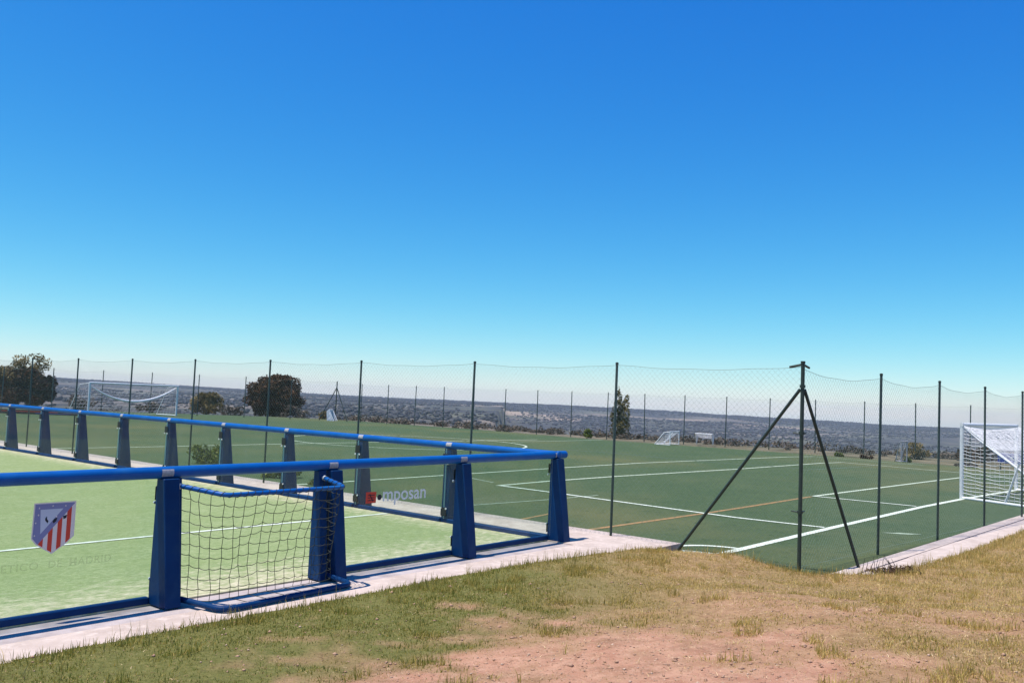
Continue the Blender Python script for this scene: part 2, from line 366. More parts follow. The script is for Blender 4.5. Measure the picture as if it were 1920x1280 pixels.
# near ground sheet in front of the pitch
gx = np.arange(-9.5, 15.5, 0.07); gy = np.arange(-1.5, 24, 0.07)
GX, GY = np.meshgrid(gx, gy, indexing='ij'); GZ, GS = ground_z(GX, GY)
keep = (GS[:-1, :-1] > -0.25)
gi = np.arange(GX.size).reshape(GX.shape)
q = np.stack([gi[:-1, :-1], gi[1:, :-1], gi[1:, 1:], gi[:-1, 1:]], -1)[keep].reshape(-1)
m = bpy.data.materials.new('dry_earth'); m.use_nodes = True; t = m.node_tree; b = t.nodes['Principled BSDF']
b.inputs['Roughness'].default_value = 0.95; b.inputs['Specular IOR Level'].default_value = 0.15
geo = t.nodes.new('ShaderNodeNewGeometry')
ab = t.nodes.new('ShaderNodeAttribute'); ab.attribute_name = 'bare'
ag = t.nodes.new('ShaderNodeAttribute'); ag.attribute_name = 'green'
earth = tmix(trange(tnoise(5, 8, 0.7), 0.35, 0.65), (0.44, 0.210, 0.128), (0.60, 0.335, 0.215))
earth = tmix(trange(tnoise(2.2, 6, 0.72), 0.50, 0.68), earth, (0.33, 0.175, 0.10))
earth = tmix(trange(tnoise(45, 4, 0.7), 0.55, 0.75), earth, (0.60, 0.42, 0.29))
earth = tmix(trange(tnoise(28, 5, 0.7), 0.60, 0.72), earth, (0.19, 0.095, 0.055))
soil = tmix(trange(tnoise(18, 6, 0.7), 0.35, 0.65), (0.23, 0.135, 0.058), (0.43, 0.28, 0.135))
grn = tmix(trange(tnoise(22, 6, 0.7), 0.35, 0.65), (0.11, 0.115, 0.028), (0.21, 0.19, 0.06))
c = tmix(ag.outputs['Fac'], soil, grn); c = tmix(ab.outputs['Fac'], c, earth)
t.links.new(c, b.inputs['Base Color'])
bp = t.nodes.new('ShaderNodeBump'); bp.inputs['Strength'].default_value = 0.9; bp.inputs['Distance'].default_value = 0.03
t.links.new(tnoise(26, 7, 0.75), bp.inputs['Height']); t.links.new(bp.outputs[0], b.inputs['Normal']); MAT['dry_earth'] = m
me = pts_mesh('ground', np.stack([GX, GY, GZ], -1).reshape(-1, 3), q, 4, 'dry_earth')
attr(me, 'bare', bare(GX, GY)); attr(me, 'green', greenness(GX, GY))
me.polygons.foreach_set('use_smooth', [True] * len(me.polygons))
struct(link('ground', me))

# ------------------------------------------------------------------ big artificial pitch
m = bpy.data.materials.new('pitch_turf'); m.use_nodes = True; t = m.node_tree; b = t.nodes['Principled BSDF']
b.inputs['Roughness'].default_value = 1.0; b.inputs['Specular IOR Level'].default_value = 0.05
b.inputs['Sheen Weight'].default_value = 0.05; b.inputs['Sheen Roughness'].default_value = 0.4; b.inputs['Sheen Tint'].default_value = (0.95, 0.9, 0.6, 1)
geo = t.nodes.new('ShaderNodeNewGeometry')
c = tmix(trange(tnoise(0.35, 6, 0.65), 0.3, 0.7), (0.044, 0.082, 0.038), (0.086, 0.114, 0.054))
c = tmix(math_('MULTIPLY', trange(tnoise(0.85, 5, 0.62), 0.40, 0.66), 0.55), c, (0.032, 0.068, 0.032))
c = tmix(trange(tnoise(9, 5, 0.7), 0.35, 0.7), c, (0.088, 0.120, 0.056))
c = tmix(trange(tnoise(0.09, 5, 0.6), 0.48, 0.72), c, (0.145, 0.138, 0.058))
c = tmix(trange(tnoise(3.2, 6, 0.75), 0.54, 0.72), c, (0.030, 0.058, 0.026))
c = tmix(trange(tnoise(26, 4, 0.75), 0.55, 0.72), c, (0.125, 0.150, 0.085))
c = tmix(trange(tnoise(60, 3, 0.7), 0.55, 0.72), c, (0.02, 0.040, 0.018))
t.links.new(c, b.inputs['Base Color'])
bp = t.nodes.new('ShaderNodeBump'); bp.inputs['Strength'].default_value = 0.7; bp.inputs['Distance'].default_value = 0.02
t.links.new(tnoise(70, 4, 0.7), bp.inputs['Height']); t.links.new(bp.outputs[0], b.inputs['Normal']); MAT['pitch_turf'] = m
pp = [(2.0, 11.2), (4.3, 9.9), (10.85, 18.0), (20.5, 29.0), (22.5, 33), (17.6, 37.6), (15.3, 40.4), (11.7, 43.4), (4.3, 48.9), (-1.8, 55.6), (-11.6, 63.2), (-17, 64.5), (-31, 60.0), (-48, 42.0), (-9.8, 18.5)]
mb = MB(); mb.hexa([(x, y, -0.30) for x, y in pp], [(x, y, 0.0) for x, y in pp]); struct(mb.build('football_pitch', 'pitch_turf'))

def strip(pts, w, z=0.005):
    """flat band along a polyline"""
    mb = MB(); P = [Vector((p[0], p[1])) for p in pts]; L = []; R = []
    for i, p in enumerate(P):
        d = (P[min(i+1, len(P)-1)] - P[max(i-1, 0)]).normalized(); n = Vector((-d.y, d.x)) * w / 2
        L.append((p.x + n.x, p.y + n.y, z)); R.append((p.x - n.x, p.y - n.y, z))
    for i in range(len(P) - 1): mb.face([R[i], R[i+1], L[i+1], L[i]])
    return mb
def mark(pts, w=0.10, ma='line_white', z=0.005): return struct(strip(pts, w, z).build('pitch_marking', ma))
GL0 = (2.93, 12.22)
mark([GL0, (5.63, 15.45), (9.21, 19.70), (11.3, 22.03), (14.5, 25.37), (18.5, 29.4)], 0.13)
mark([(5.55, 15.50), (4.23, 16.38), (1.71, 18.78), (0.9, 19.58), (-0.17, 20.53)], 0.11, z=0.009)
mark([(-0.2, 20.5), (1.08, 22.2), (2.96, 24.41), (7.51, 29.3), (12.3, 34.8), (13.5, 35.9)], 0.11, 'line_worn')
mark([(13.5, 35.9), (15.47, 33.56), (18.0, 30.6)], 0.11, 'line_worn', z=0.009)
mark([(-5.5, 17.6), (-3.62, 19.92), (1.27, 26.3), (4.54, 30.4), (12.11, 38.4), (13.6, 39.6)], 0.10, 'line_worn')
mark([(13.6, 39.6), (17.0, 36.2)], 0.10, 'line_faded', 0.009)
mark([(7.29, 21.12), (13.67, 28.14), (15.5, 30.1)], 0.11, 'line_worn')
mark([(7.29, 21.12), (9.1, 19.75)], 0.11, z=0.009)
mark([(0.95, 13.55), (1.39, 14.13), (3.88, 16.97), (5.26, 18.63), (7.2, 21.0)], 0.10, 'line_orange', 0.005)
mark([(0.2, 14.8), (0.9, 16.0)], 0.08, 'line_orange', 0.005)
mark([(-0.63, 16.59), (0.78, 17.97), (2.0, 19.3)], 0.05, 'line_faded', 0.005)
mark([(-1.3, 22.8), (-0.3, 21.2)], 0.06, 'line_faded', 0.005)
mark([(-15.6, 22.6), (-13.34, 26.0), (-11.24, 28.6), (-8.77, 32.1), (-6.9, 34.6), (-4.25, 37.9), (1.5, 45.0)], 0.11, 'line_worn')
mark([(-4.25 + 5.05 * math.cos(a), 37.9 + 5.05 * math.sin(a)) for a in np.linspace(0, 2*math.pi, 49)], 0.11, 'line_worn', z=0.009)
mark([(0.2, 41.67), (2.6, 44.6), (5.15, 48.2)], 0.12, 'line_faded')
mark([GL0, (2.40, 12.42), (0.2, 14.2), (-4.4, 17.9), (-9.0, 21.6)], 0.13, z=0.009)             # touchline
mark([(GL0[0] + 0.72 * math.cos(a), GL0[1] + 0.72 * math.sin(a)) for a in np.linspace(0.87, 2.45, 9)], 0.10, z=0.007)
# bald white scuff behind the goal line
mb = MB(); mb.face([(6.75 + 0.30 * math.cos(a) * (1 + .25 * math.sin(3 * a)), 15.15 + 0.07 * math.sin(a) * (1 + .3 * math.cos(4 * a)), 0.004) for a in np.linspace(0, 2 * math.pi, 18, endpoint=False)]); struct(mb.build('turf_scuff', 'line_faded'))

# ------------------------------------------------------------------ small court: slab, turf, line
def court_box(name, a0, a1, b0, b1, z0, z1, ma):
    mb = MB(); bot = [CL(a0, b0, z0), CL(a1, b0, z0), CL(a1, b1, z0), CL(a0, b1, z0)]
    mb.hexa(bot, [(p[0], p[1], z1) for p in bot]); return mb.build(name, ma)
slab = struct(court_box('concrete_slab', -1.25, 20, 0.42, SLAB_OUT, -0.4, SL, ['concrete']))
struct(court_box('concrete_slab', -1.25, 0.10, -24, 0.42, -0.4, SL, ['concrete']))
struct(court_box('concrete_strip', 0.10, 20, -0.05, 0.42, -0.4, SL - 0.012, ['concrete_dusty']))
m = bpy.data.materials.new('court_turf'); m.use_nodes = True; t = m.node_tree; b = t.nodes['Principled BSDF']
b.inputs['Roughness'].default_value = 0.95; b.inputs['Specular IOR Level'].default_value = 0.15
tc = t.nodes.new('ShaderNodeTexCoord'); mp = t.nodes.new('ShaderNodeMapping'); mp.inputs['Rotation'].default_value = (0, 0, math.radians(51)); mp.inputs['Scale'].default_value = (1.0, 1.7, 1.0)
t.links.new(tc.outputs['Object'], mp.inputs[0])
class _G: outputs = {'Position': mp.outputs[0]}
geo = _G
sep = t.nodes.new('ShaderNodeSeparateXYZ'); t.links.new(tc.outputs['Object'], sep.inputs[0])
gr = tmix(trange(tnoise(13, 7, 0.78), 0.34, 0.66), (0.150, 0.205, 0.075), (0.31, 0.355, 0.170))
sandc = tmix(trange(tnoise(7, 5, 0.7), 0.35, 0.65), (0.40, 0.36, 0.22), (0.60, 0.53, 0.38))
edge1 = trange(sep.outputs['Y'], -1.6, 0.0)          # nearer the near wall
edge2 = trange(sep.outputs['X'], 1.0, 0.0)
ed = math_('MAXIMUM', edge1, edge2)
nn = math_('ADD', tnoise(7, 7, 0.78), math_('MULTIPLY', ed, 0.36))
gr = tmix(math_('MULTIPLY', trange(tnoise(1.3, 5, 0.65), 0.38, 0.66), 0.5), gr, (0.19, 0.245, 0.085))
gr = tmix(trange(tnoise(34, 5, 0.78), 0.56, 0.74), gr, (0.50, 0.54, 0.30))
c = tmix(trange(nn, 0.62, 0.95), gr, sandc)
t.links.new(c, b.inputs['Base Color'])
bp = t.nodes.new('ShaderNodeBump'); bp.inputs['Strength'].default_value = 0.5; bp.inputs['Distance'].default_value = 0.02
t.links.new(tnoise(9, 6, 0.7), bp.inputs['Height']); t.links.new(bp.outputs[0], b.inputs['Normal']); MAT['court_turf'] = m
mb = MB(); pts = [(0.08, -22), (20, -22), (20, -0.03), (0.08, -0.03)]
mb.hexa([(x, y, -0.4) for x, y in pts], [(x, y, SL + 0.004) for x, y in pts])
ct = struct(mb.build('court_surface', 'court_turf')); ct.location = (C0[0], C0[1], 0); ct.rotation_euler = (0, 0, ROT_FRONT)
# sand blown up along the walls
mb = MB()
pl = [CL(a, b_)[:2] for a, b_ in ((0.12, -3.15), (4, -3.2), (9, -3.2), (14, -3.2))]
struct(strip(pl, 0.075, SL + 0.010).build('court_marking', 'line_white'))

# joint in the concrete along the near wall (thin recessed-looking sealant strip sits in the step between strip and slab)
# ------------------------------------------------------------------ blue barrier
HR = 1.146
def post_mesh():
    mb = MB(); w = 0.072
    prof = [(0.055, 0.0), (-0.235, 0.0), (-0.085, HR - 0.05), (0.035, HR - 0.05)]       # y (inner +, outer -), z   (mirrored below)
    L = [(-w, -y, z) for y, z in prof]; R = [(w, -y, z) for y, z in prof]
    # y outward is positive in wall space
    mb.add(L + R, [(0,1,2,3), (7,6,5,4), (0,4,5,1), (1,5,6,2), (2,6,7,3), (3,7,4,0)])
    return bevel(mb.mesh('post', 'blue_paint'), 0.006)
POST = post_mesh()
def clamp_mesh():
    mb = MB(); mb.box((-0.055, -0.085, 0), (0.055, -0.077, 0.125)); return bevel(mb.mesh('glass_clamp', 'black_plastic'), 0.006)
CLAMP = clamp_mesh()
def bolt_mesh():
    mb = MB(); mb.tube([(0, 0, 0), (0, -0.012, 0)], 0.014, 8); return mb.mesh('bolt', 'bolt_metal')
BOLT = bolt_mesh()
def tag_mesh():
    mb = MB(); r = 0.0535; n = 5; vs = []
    for i in range(n + 1):
        a = math.radians(-35 + 70 * i / n)
        vs += [(-0.055, r * math.cos(a), r * math.sin(a)), (0.055, r * math.cos(a), r * math.sin(a))]
    for i in range(n): mb.face([vs[2*i], vs[2*i+1], vs[2*i+3], vs[2*i+2]])
    return mb.mesh('rail_sticker', 'tag_grey')
TAGM = tag_mesh()
def barrier(label, rot, xs, bays, x0, x1, tag_in=False, drop=0.0):
    t_ = thing('court_barrier', label, 'barrier', (C0[0], C0[1], SL), rot, 'blue barriers round the small court')
    mb = MB(); seg = 14; k = 12
    hz = lambda x: HR - drop * x
    pts = [(x0 + (x1 - x0) * i / seg, 0, hz(x0 + (x1 - x0) * i / seg)) for i in range(seg + 1)]
    mb.tube([(x0 - 0.012, 0, hz(x0))] + pts + [(x1 + 0.012, 0, hz(x1))], [0.038] + [0.052] * (seg + 1) + [0.038], 14)
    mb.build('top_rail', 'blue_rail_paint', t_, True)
    for i, x in enumerate(xs):
        p = link('post', POST, t_); p.location = (x, 0, 0); p.scale = (1, 1, (HR - drop * x) / HR)
        for z in (HR - 0.25, 0.10):
            c_ = link('glass_clamp', CLAMP, p); c_.location = (0, 0, z)
        for bx in (-0.05, 0.05):
            for z in (HR - 0.27, 0.21):
                b_ = link('bolt', BOLT, p); b_.location = (bx, -0.078, z)
        s_ = link('rail_sticker', TAGM, t_); s_.location = (x + 0.02, 0, HR - drop * x)
        if tag_in: s_.rotation_euler = (math.radians(160), 0, 0)
    gp = []
    for a, b_ in bays:
        mb = MB(); g = 0.006
        mb.box((a + g, -0.075, 0.06), (b_ - g, -0.063, HR - 0.045 - drop * b_))
        me = mb.mesh('glass_panel', ['pane_glass', 'pane_edge'])
        for pl_ in me.polygons:
            if abs(pl_.normal.x) > 0.9: pl_.material_index = 1
        gp.append(link('glass_panel', me, t_))
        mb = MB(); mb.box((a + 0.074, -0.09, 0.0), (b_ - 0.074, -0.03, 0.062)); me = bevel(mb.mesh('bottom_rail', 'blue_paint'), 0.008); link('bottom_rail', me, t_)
    return t_, gp
S1, S2 = 1.90, 1.99
fx = [0.0] + [S1 * i for i in range(1, 8)]; fx[2] = 3.88
front, fpanes = barrier('near blue barrier with the club crest and mini goal opening beside the grass', ROT_FRONT, fx,
                        [(fx[0], fx[1]), (fx[1], fx[2])] + [(fx[i], fx[i+1]) for i in range(3, 7)], -0.20, S1 * 7 + 0.2, drop=0.0042)
sx = [-S2 * i for i in range(1, 11)]
for xj, wj in ((4.035, 0.62), (5.605, 0.30)):          # narrow uprights either side of the mini goal opening
    o = link('goal_upright', POST, front); o.location = (xj, -0.015, 0); o.scale = (wj, 0.72, (HR - 0.0042 * xj) / HR)
side, spanes = barrier('long blue barrier running back along the big pitch with plain glass panes', ROT_SIDE, sx,
                       [(sx[0], 0.0)] + [(sx[i+1], sx[i]) for i in range(0, 9)], -S2 * 10 - 0.2, 0.06, True)

# --- print on the near glass: logo, word, crest
def text_obj(name, txt, x0, x1, z0, z1, y, ma, parent, spc=1.0):
    """flat lettering as a mesh, fitted between x0 (first letter) and x1, z0 and z1; reads from outside"""
    cu = bpy.data.curves.new(name, 'FONT'); cu.body = txt; cu.size = 1.0; cu.extrude = 0.0; cu.space_character = spc; cu.resolution_u = 4; cu.offset = 0.012
    tmp = bpy.data.objects.new(name, cu); COL.objects.link(tmp); bpy.context.view_layer.update()
    me = bpy.data.meshes.new_from_object(tmp.evaluated_get(bpy.context.evaluated_depsgraph_get())); bpy.data.objects.remove(tmp); bpy.data.curves.remove(cu)
    v = np.array([q.co[:] for q in me.vertices]); lo, hi = v.min(0), v.max(0)
    X = x0 + (v[:, 0] - lo[0]) / (hi[0] - lo[0]) * (x1 - x0); Zz = z0 + (v[:, 1] - lo[1]) / (hi[1] - lo[1]) * (z1 - z0)
    me.vertices.foreach_set('co', np.stack([X, np.full_like(X, y), Zz], 1).astype(np.float32).ravel()); me.materials.clear(); me.materials.append(MAT[ma]); me.update()
    me.name = name; return link(name, me, parent)
GY = -0.058
lp = fpanes[1]
text_obj('printed_word', 'mposan', 3.105, 2.44, 0.655, 0.808, GY, 'letter_grey', lp)
mb = MB(); mb.box((3.205, GY - 0.001, 0.695), (3.35, GY + 0.001, 0.815)); sq = mb.build('red_logo', 'crest_red', lp)
mb = MB()
for k in range(3): mb.box((3.23, GY + 0.0015, 0.722 + k * 0.027), (3.325, GY + 0.0025, 0.730 + k * 0.027))
mb.tube([(3.25, GY + 0.002, 0.715), (3.30, GY + 0.002, 0.795)], 0.005, 5); stuff(mb.build('logo_mark', 'crest_black', lp))
mb = MB(); mb.tube([(3.155, GY - 0.001, 0.752), (3.155, GY + 0.001, 0.752)], 0.032, 14); mb.build('logo_dot', 'crest_black', lp)

cpn = fpanes[2]
def clip(P, a, b_, c_):                       # keep a*x + b*y <= c
    out = []
    for i in range(len(P)):
        p, q_ = P[i], P[(i+1) % len(P)]; dp = a*p[0] + b_*p[1] - c_; dq = a*q_[0] + b_*q_[1] - c_
        if dp <= 0: out.append(p)
        if dp * dq < 0: k = dp / (dp - dq); out.append((p[0] + k*(q_[0]-p[0]), p[1] + k*(q_[1]-p[1])))
    return out
SH = [(0.02, 1.0), (1.0, 1.0), (1.0, 0.32), (0.86, 0.20), (0.5, 0.0), (0.12, 0.20), (0.0, 0.32)]
CX0, CW, CZ0, CH = 6.77, 0.33, 0.512, 0.405
def crest_pt(p, d): return (CX0 - p[0] * CW, GY + d, CZ0 + p[1] * CH)
mb = MB()
def cface(P, d, mi):
    if len(P) >= 3: mb.face([crest_pt(p, d) for p in P], mi)
cface(SH, 0.0, 0)
inn = [(0.5 + (x - 0.5) * 0.94, 0.5 + (y - 0.5) * 0.95) for x, y in SH]
# upper-left half: violet field and pale triangle ; lower-right half: stripes  (diagonal from top right to lower left)
da, db, dc = 0.78, -0.84, 0.78 * 0.98 - 0.84 * 0.97
upper = clip(inn, da, db, dc); lower = clip(inn, -da, -db, -dc)
cface(upper, 0.001, 1)
cface([(0.17, 0.87), (0.70, 0.87), (0.20, 0.40)], 0.002, 2)
for k in range(8):
    x0_, x1_ = 0.17 + k * 0.105, 0.17 + (k + 1) * 0.105
    P = clip(clip(lower, -1, 0, -x0_), 1, 0, x1_); cface(P, 0.001, 3 if k % 2 == 0 else 0)
for (x_, y_) in ((0.14, 0.90), (0.45, 0.93), (0.08, 0.62), (0.07, 0.38), (0.75, 0.92), (0.13, 0.77), (0.55, 0.72)):
    cface([(x_ + 0.022 * math.cos(a) * (1 if i % 2 else 0.45), y_ + 0.025 * math.sin(a) * (1 if i % 2 else 0.45)) for i, a in enumerate(np.linspace(0, 2*math.pi, 10, endpoint=False))], 0.003, 0)
for P in ([(0.29, 0.70), (0.33, 0.74), (0.33, 0.69), (0.37, 0.64), (0.35, 0.60), (0.32, 0.63), (0.29, 0.66)], [(0.50, 0.68), (0.57, 0.70), (0.55, 0.63), (0.49, 0.59), (0.46, 0.63)], [(0.70, 0.72), (0.80, 0.74), (0.78, 0.68), (0.72, 0.66)]):
    cface(P, 0.003, 4)
mb.build('club_crest', ['crest_white', 'crest_violet', 'crest_lilac', 'crest_red', 'crest_black'], cpn)
for w_, xa_, xb_ in (('ATLETICO', 7.15, 6.70), ('DE', 6.622, 6.52), ('MADRID', 6.46, 6.12)): text_obj('printed_word', w_, xa_, xb_, 0.402, 0.462, GY, 'faint_print', cpn, 1.1)

# ------------------------------------------------------------------ mini goal in the near barrier
def local_thing(name, label, cat, group=None): return thing(name, label, cat, (C0[0], C0[1], SL), ROT_FRONT, group)
def rounded(pts, r, n=5):
    P = [Vector(p) for p in pts]; out = [P[0]]
    for i in range(1, len(P) - 1):
        a = (P[i-1] - P[i]).normalized(); b_ = (P[i+1] - P[i]).normalized()
        p0 = P[i] + a * r; p1 = P[i] + b_ * r
        for k in range(n + 1):
            u = k / n; out.append(p0 * (1-u)**2 + P[i] * 2*u*(1-u) + p1 * u*u)
    out.append(P[-1]); return out
mg = local_thing('mini_goal', 'mini goal with dark net and blue tube frame set in the near barrier', 'goal')
ZU, ZL = 0.955, 0.045
UP = rounded([(5.60, 0.02, ZU + 0.05), (5.42, 0.48, ZU), (4.07, 0.44, ZU), (4.03, 0.06, ZU + 0.055)], 0.08)
LO = rounded([(5.58, 0.14, ZL), (5.50, 0.66, ZL - 0.012), (4.02, 0.56, ZL - 0.012), (3.98, 0.14, ZL)], 0.12)
mb = MB(); mb.tube(UP, 0.021, 10); mb.build('upper_bar', 'blue_rail_paint', mg, True)
mb = MB(); mb.tube(LO, 0.026, 10); mb.build('lower_bar', 'blue_paint', mg, True)
mb = MB(); mb.tube([(4.03, 0.055, ZU + 0.055), (4.03, 0.085, ZU + 0.052)], 0.026, 8); mb.tube([(5.60, 0.03, ZU + 0.05), (5.60, 0.06, ZU + 0.048)], 0.026, 8); mb.build('bar_socket', 'bolt_metal', mg)
def resample(P, n):
    P = [Vector(p) for p in P]; L = [0]
    for i in range(1, len(P)): L.append(L[-1] + (P[i] - P[i-1]).length)
    out = []
    for k in range(n):
        s_ = L[-1] * k / (n - 1); i = max(j for j in range(len(L)) if L[j] <= s_ + 1e-9); i = min(i, len(P) - 2)
        u = (s_ - L[i]) / (L[i+1] - L[i]); out.append(P[i].lerp(P[i+1], u))
    return out
NU = 20; NV = 10
TU = resample(UP, NU); HEM = [(5.585, 0.10, 0.05), (5.47, 0.36, 0.045), (4.06, 0.30, 0.045), (4.00, 0.08, 0.05)]
BU = resample(rounded(HEM, 0.06), NU)
def net_pt(i, j):
    u = j / NV; p = TU[i].lerp(BU[i], u)
    bel = math.sin(math.pi * u) * 0.055
    wob = noise.noise_vector(Vector((i * 0.9, j * 0.9, 3.0))) * 0.024
    return p + Vector((0, -bel if 5 < i < NU - 5 else 0, -0.02 * math.sin(math.pi * (i % 4) / 4) * (1 - u))) + wob * (1 if 0 < j < NV else 0)
mb = MB(); NP = [[net_pt(i, j) for j in range(NV + 1)] for i in range(NU)]
for i in range(NU): mb.tube(NP[i], 0.0031, 4, caps=False)
for j in range(1, NV + 1):
    row = [NP[0][j]]
    for i in range(1, NU):
        a_p, b_p = NP[i-1][j], NP[i][j]
        for q_ in (0.25, 0.5, 0.75): row.append(a_p.lerp(b_p, q_) - Vector((0, 0, 0.011 * 4 * q_ * (1 - q_) * (1 if j < NV else 0.2))))
        row.append(b_p)
    mb.tube(row, 0.0029, 4, caps=False)
for i in range(5, NU - 5, 2):       # ties from the hem down to the lower bar
    mb.tube([NP[i][NV], Vector((NP[i][NV].x, NP[i][NV].y + 0.26, 0.055))], 0.003, 4, caps=False)
mb.tube([Vector((4.30, 0.31, 0.04 + 0.02 * k)) + noise.noise_vector(Vector((k * .8, 0, 9))) * 0.03 for k in range(16)], 0.003, 4, caps=False)
mb.build('goal_net', 'net_dark', mg)
cl_ = resample(UP, 260); mb = MB(); hp = []
for k, p in enumerate(cl_):
    d_ = (cl_[min(k + 1, 259)] - cl_[max(k - 1, 0)]).normalized(); a_v = d_.cross(Vector((0, 0, 1))).normalized(); b_v = Vector((0, 0, 1))
    hp.append(p + (a_v * math.cos(k * 0.7) + b_v * math.sin(k * 0.7)) * 0.0235)
mb.tube(hp, 0.0028, 4, caps=False)
mb.build('net_cord', 'net_dark', mg)

# ------------------------------------------------------------------ chain-link fence
FH = 2.592
def chain_panel(w, h, cell=0.055, sag=0.07, seed=0, r=0.0009):
    """diamond wire lattice of a bay: x from 0 to w, sagging selvedge"""
    rnd = random.Random(seed); mb = MB(); step = cell * math.sqrt(2) * 1.0
    top = lambda x: h - sag * 4 * (x / w) * (1 - x / w) - 0.005 * math.sin(x * 7 + seed)
    n = int((w + h) / step) + 1
    for sgn in (1, -1):
        for k in range(n + 1):
            c_ = k * step
            # x = c - z (sgn=1)  or x = w - (c - z)
            za = max(0.0, c_ - w); zb = min(h, c_)
            if zb - za < 0.02: continue
            X = (lambda z: c_ - z) if sgn == 1 else (lambda z: w - (c_ - z))
            zt = min(zb, top(min(max(X(zb), 0), w)))
            if zt <= za: continue
            m_ = max(2, int((zt - za) / 0.5) + 1); P = []
            for q_ in range(m_ + 1):
                z = za + (zt - za) * q_ / m_; x = X(z)
                wx = 0.014 * noise.noise(Vector((x * 1.3, z * 1.3, seed))); wy = 0.03 * noise.noise(Vector((x * .8, z * .8, seed + 5)))
                P.append((x + wx, wy + 0.002 * sgn, z + wx))
            mb.tube(P, r, 3, caps=False)
    for zz in (0.06, h * 0.5): mb.tube([(w * k / 10, 0.004, zz - 0.012 * math.sin(math.pi * k / 10)) for k in range(11)], 0.0015, 3, caps=False)
    mb.tube([(w * k / 20, 0.0, top(w * k / 20)) for k in range(21)], 0.0026, 4, caps=False)
    return mb.mesh('mesh_panel', 'fence_wire')
def fpost_mesh(h, r=0.0185):
    mb = MB(); mb.tube([(0, 0, -0.15), (0, 0, h - 0.012), (0, 0, h)], [r, r, r * 0.6], 10)
    mb.tube([(0, 0, h - 0.035), (0, 0, h - 0.005)], r + 0.004, 10); return mb.mesh('post', 'fence_green', True)
FP = fpost_mesh(FH); S3, S4 = 2.729, 2.441
def fence_run(label, origin, d, s, n, panels, post_me, first=0, jit=0.006):
    rot = math.atan2(d[1], d[0])
    t_ = thing('chain_link_fence', label, 'fence', (origin[0], origin[1], 0), rot, 'green chain link fences round the big pitch')
    rnd = random.Random(int(origin[0] * 100))
    for i in range(first, n + 1):
        p = link('post', post_me, t_); p.location = (s * i, 0, 0); p.rotation_euler = (rnd.uniform(-jit, jit), rnd.uniform(-jit, jit), rnd.random())
    for i in range(n):
        q_ = link('mesh_panel', panels[i % len(panels)], t_); q_.location = (s * i, 0, 0.03)
    return t_
lpan = [chain_panel(S3, FH - 0.07, seed=k, sag=0.05) for k in range(2)]
rpan = [chain_panel(S4, FH - 0.10, seed=k + 4, sag=0.085) for k in range(2)]
lf = fence_run('green wire fence between the small court and the big pitch', F0, E2, S3, 13, lpan, FP, 1)
E1f = np.array([0.6965, 0.7176])
rf = fence_run('green wire fence along the concrete kerb in front of the right goal', F0, E1f, S4, 8, rpan, FP, 1)
# braced corner post belongs to the left run
cpst = MB(); cpst.tube([(0, 0, -0.15), (0, 0, FH + 0.02)], 0.0245, 12); cpst.tube([(0, 0, FH), (0, 0, FH + 0.03)], 0.0285, 12)
for z in (1.71, 0.74, 2.29): cpst.tube([(0, 0, z), (0, 0, z + 0.035)], 0.036, 12)
cpo = cpst.build('corner_post', 'fence_green', lf, True)
rl = math.atan2(E2[1], E2[0])
def brace(vec, foot_d):
    mb = MB(); v = Vector((vec[0], vec[1], 0)).normalized(); v.rotate(Matrix.Rotation(-rl, 3, 'Z'))
    mb.tube([v * 0.03 + Vector((0, 0, 2.27)), v * foot_d + Vector((0, 0, -0.02))], 0.0205, 10)
    return mb.build('brace', 'fence_green', lf, True)
brace(E2, 1.72); brace(np.array([0.90, 0.36]), 0.97)
for vec in (E2, E1f):
    v = Vector((vec[0], vec[1], 0)).normalized(); v.rotate(Matrix.Rotation(-rl, 3, 'Z'))
    mb = MB(); mb.tube([Vector((0, 0, FH - 0.01)), v * 0.17 + Vector((0, 0, FH - 0.045))], 0.015, 8); mb.build('tension_bracket', 'fence_green', cpo, True)
    mb = MB()
    for z in (1.72, 0.755): mb.tube([v * 0.03 + Vector((0, 0, z)), v * 0.11 + Vector((0, 0, z + 0.005))], 0.010, 6)
    mb.build('wire_tensioner', 'fence_green', cpo)

# kerb under the right run
kd = np.array([0.6625, 0.749]); kn = np.array([kd[1], -kd[0]])
kerb0 = np.array([3.90, 10.62])
def kb(a, b_, z): p_ = kerb0 + kd * a + kn * b_; return (float(p_[0]), float(p_[1]), z)
mb = MB(); mb.hexa([kb(0, -0.10, -0.3), kb(0, 0.11, -0.3), kb(46, 0.11, -0.3), kb(46, -0.10, -0.3)], [kb(0, -0.10, 0.055), kb(0, 0.11, 0.055), kb(46, 0.11, 0.055), kb(46, -0.10, 0.055)])
kerb = struct(mb.build('kerb', 'concrete'))
mb = MB(); mb.hexa([kb(-0.0, 0.11, -0.3), kb(0, 0.135, -0.3), kb(46, 0.135, -0.3), kb(46, 0.11, -0.3)], [kb(0, 0.11, 0.030), kb(0, 0.135, 0.030), kb(46, 0.135, 0.030), kb(46, 0.11, 0.030)])
mb.build('kerb_joint', 'concrete_edge', kerb)
for k in range(11):
    a0, a1 = k * 2.35 + (0.30 if k == 0 else 0.004), (k + 1) * 2.35 - 0.008; dz = RNG.uniform(-0.006, 0.006); db_ = RNG.uniform(-0.01, 0.01)
    mb = MB(); mb.hexa([kb(a0, 0.135, -0.3), kb(a0, 0.68, -0.3), kb(a1, 0.68 + db_, -0.3), kb(a1, 0.135, -0.3)], [kb(a0, 0.135, 0.062 + dz), kb(a0, 0.68, 0.058 + dz), kb(a1, 0.68 + db_, 0.058 + dz), kb(a1, 0.135, 0.062 + dz)])
    me = bevel(mb.mesh('kerb_stone', 'concrete'), 0.008); link('kerb_stone', me, kerb)

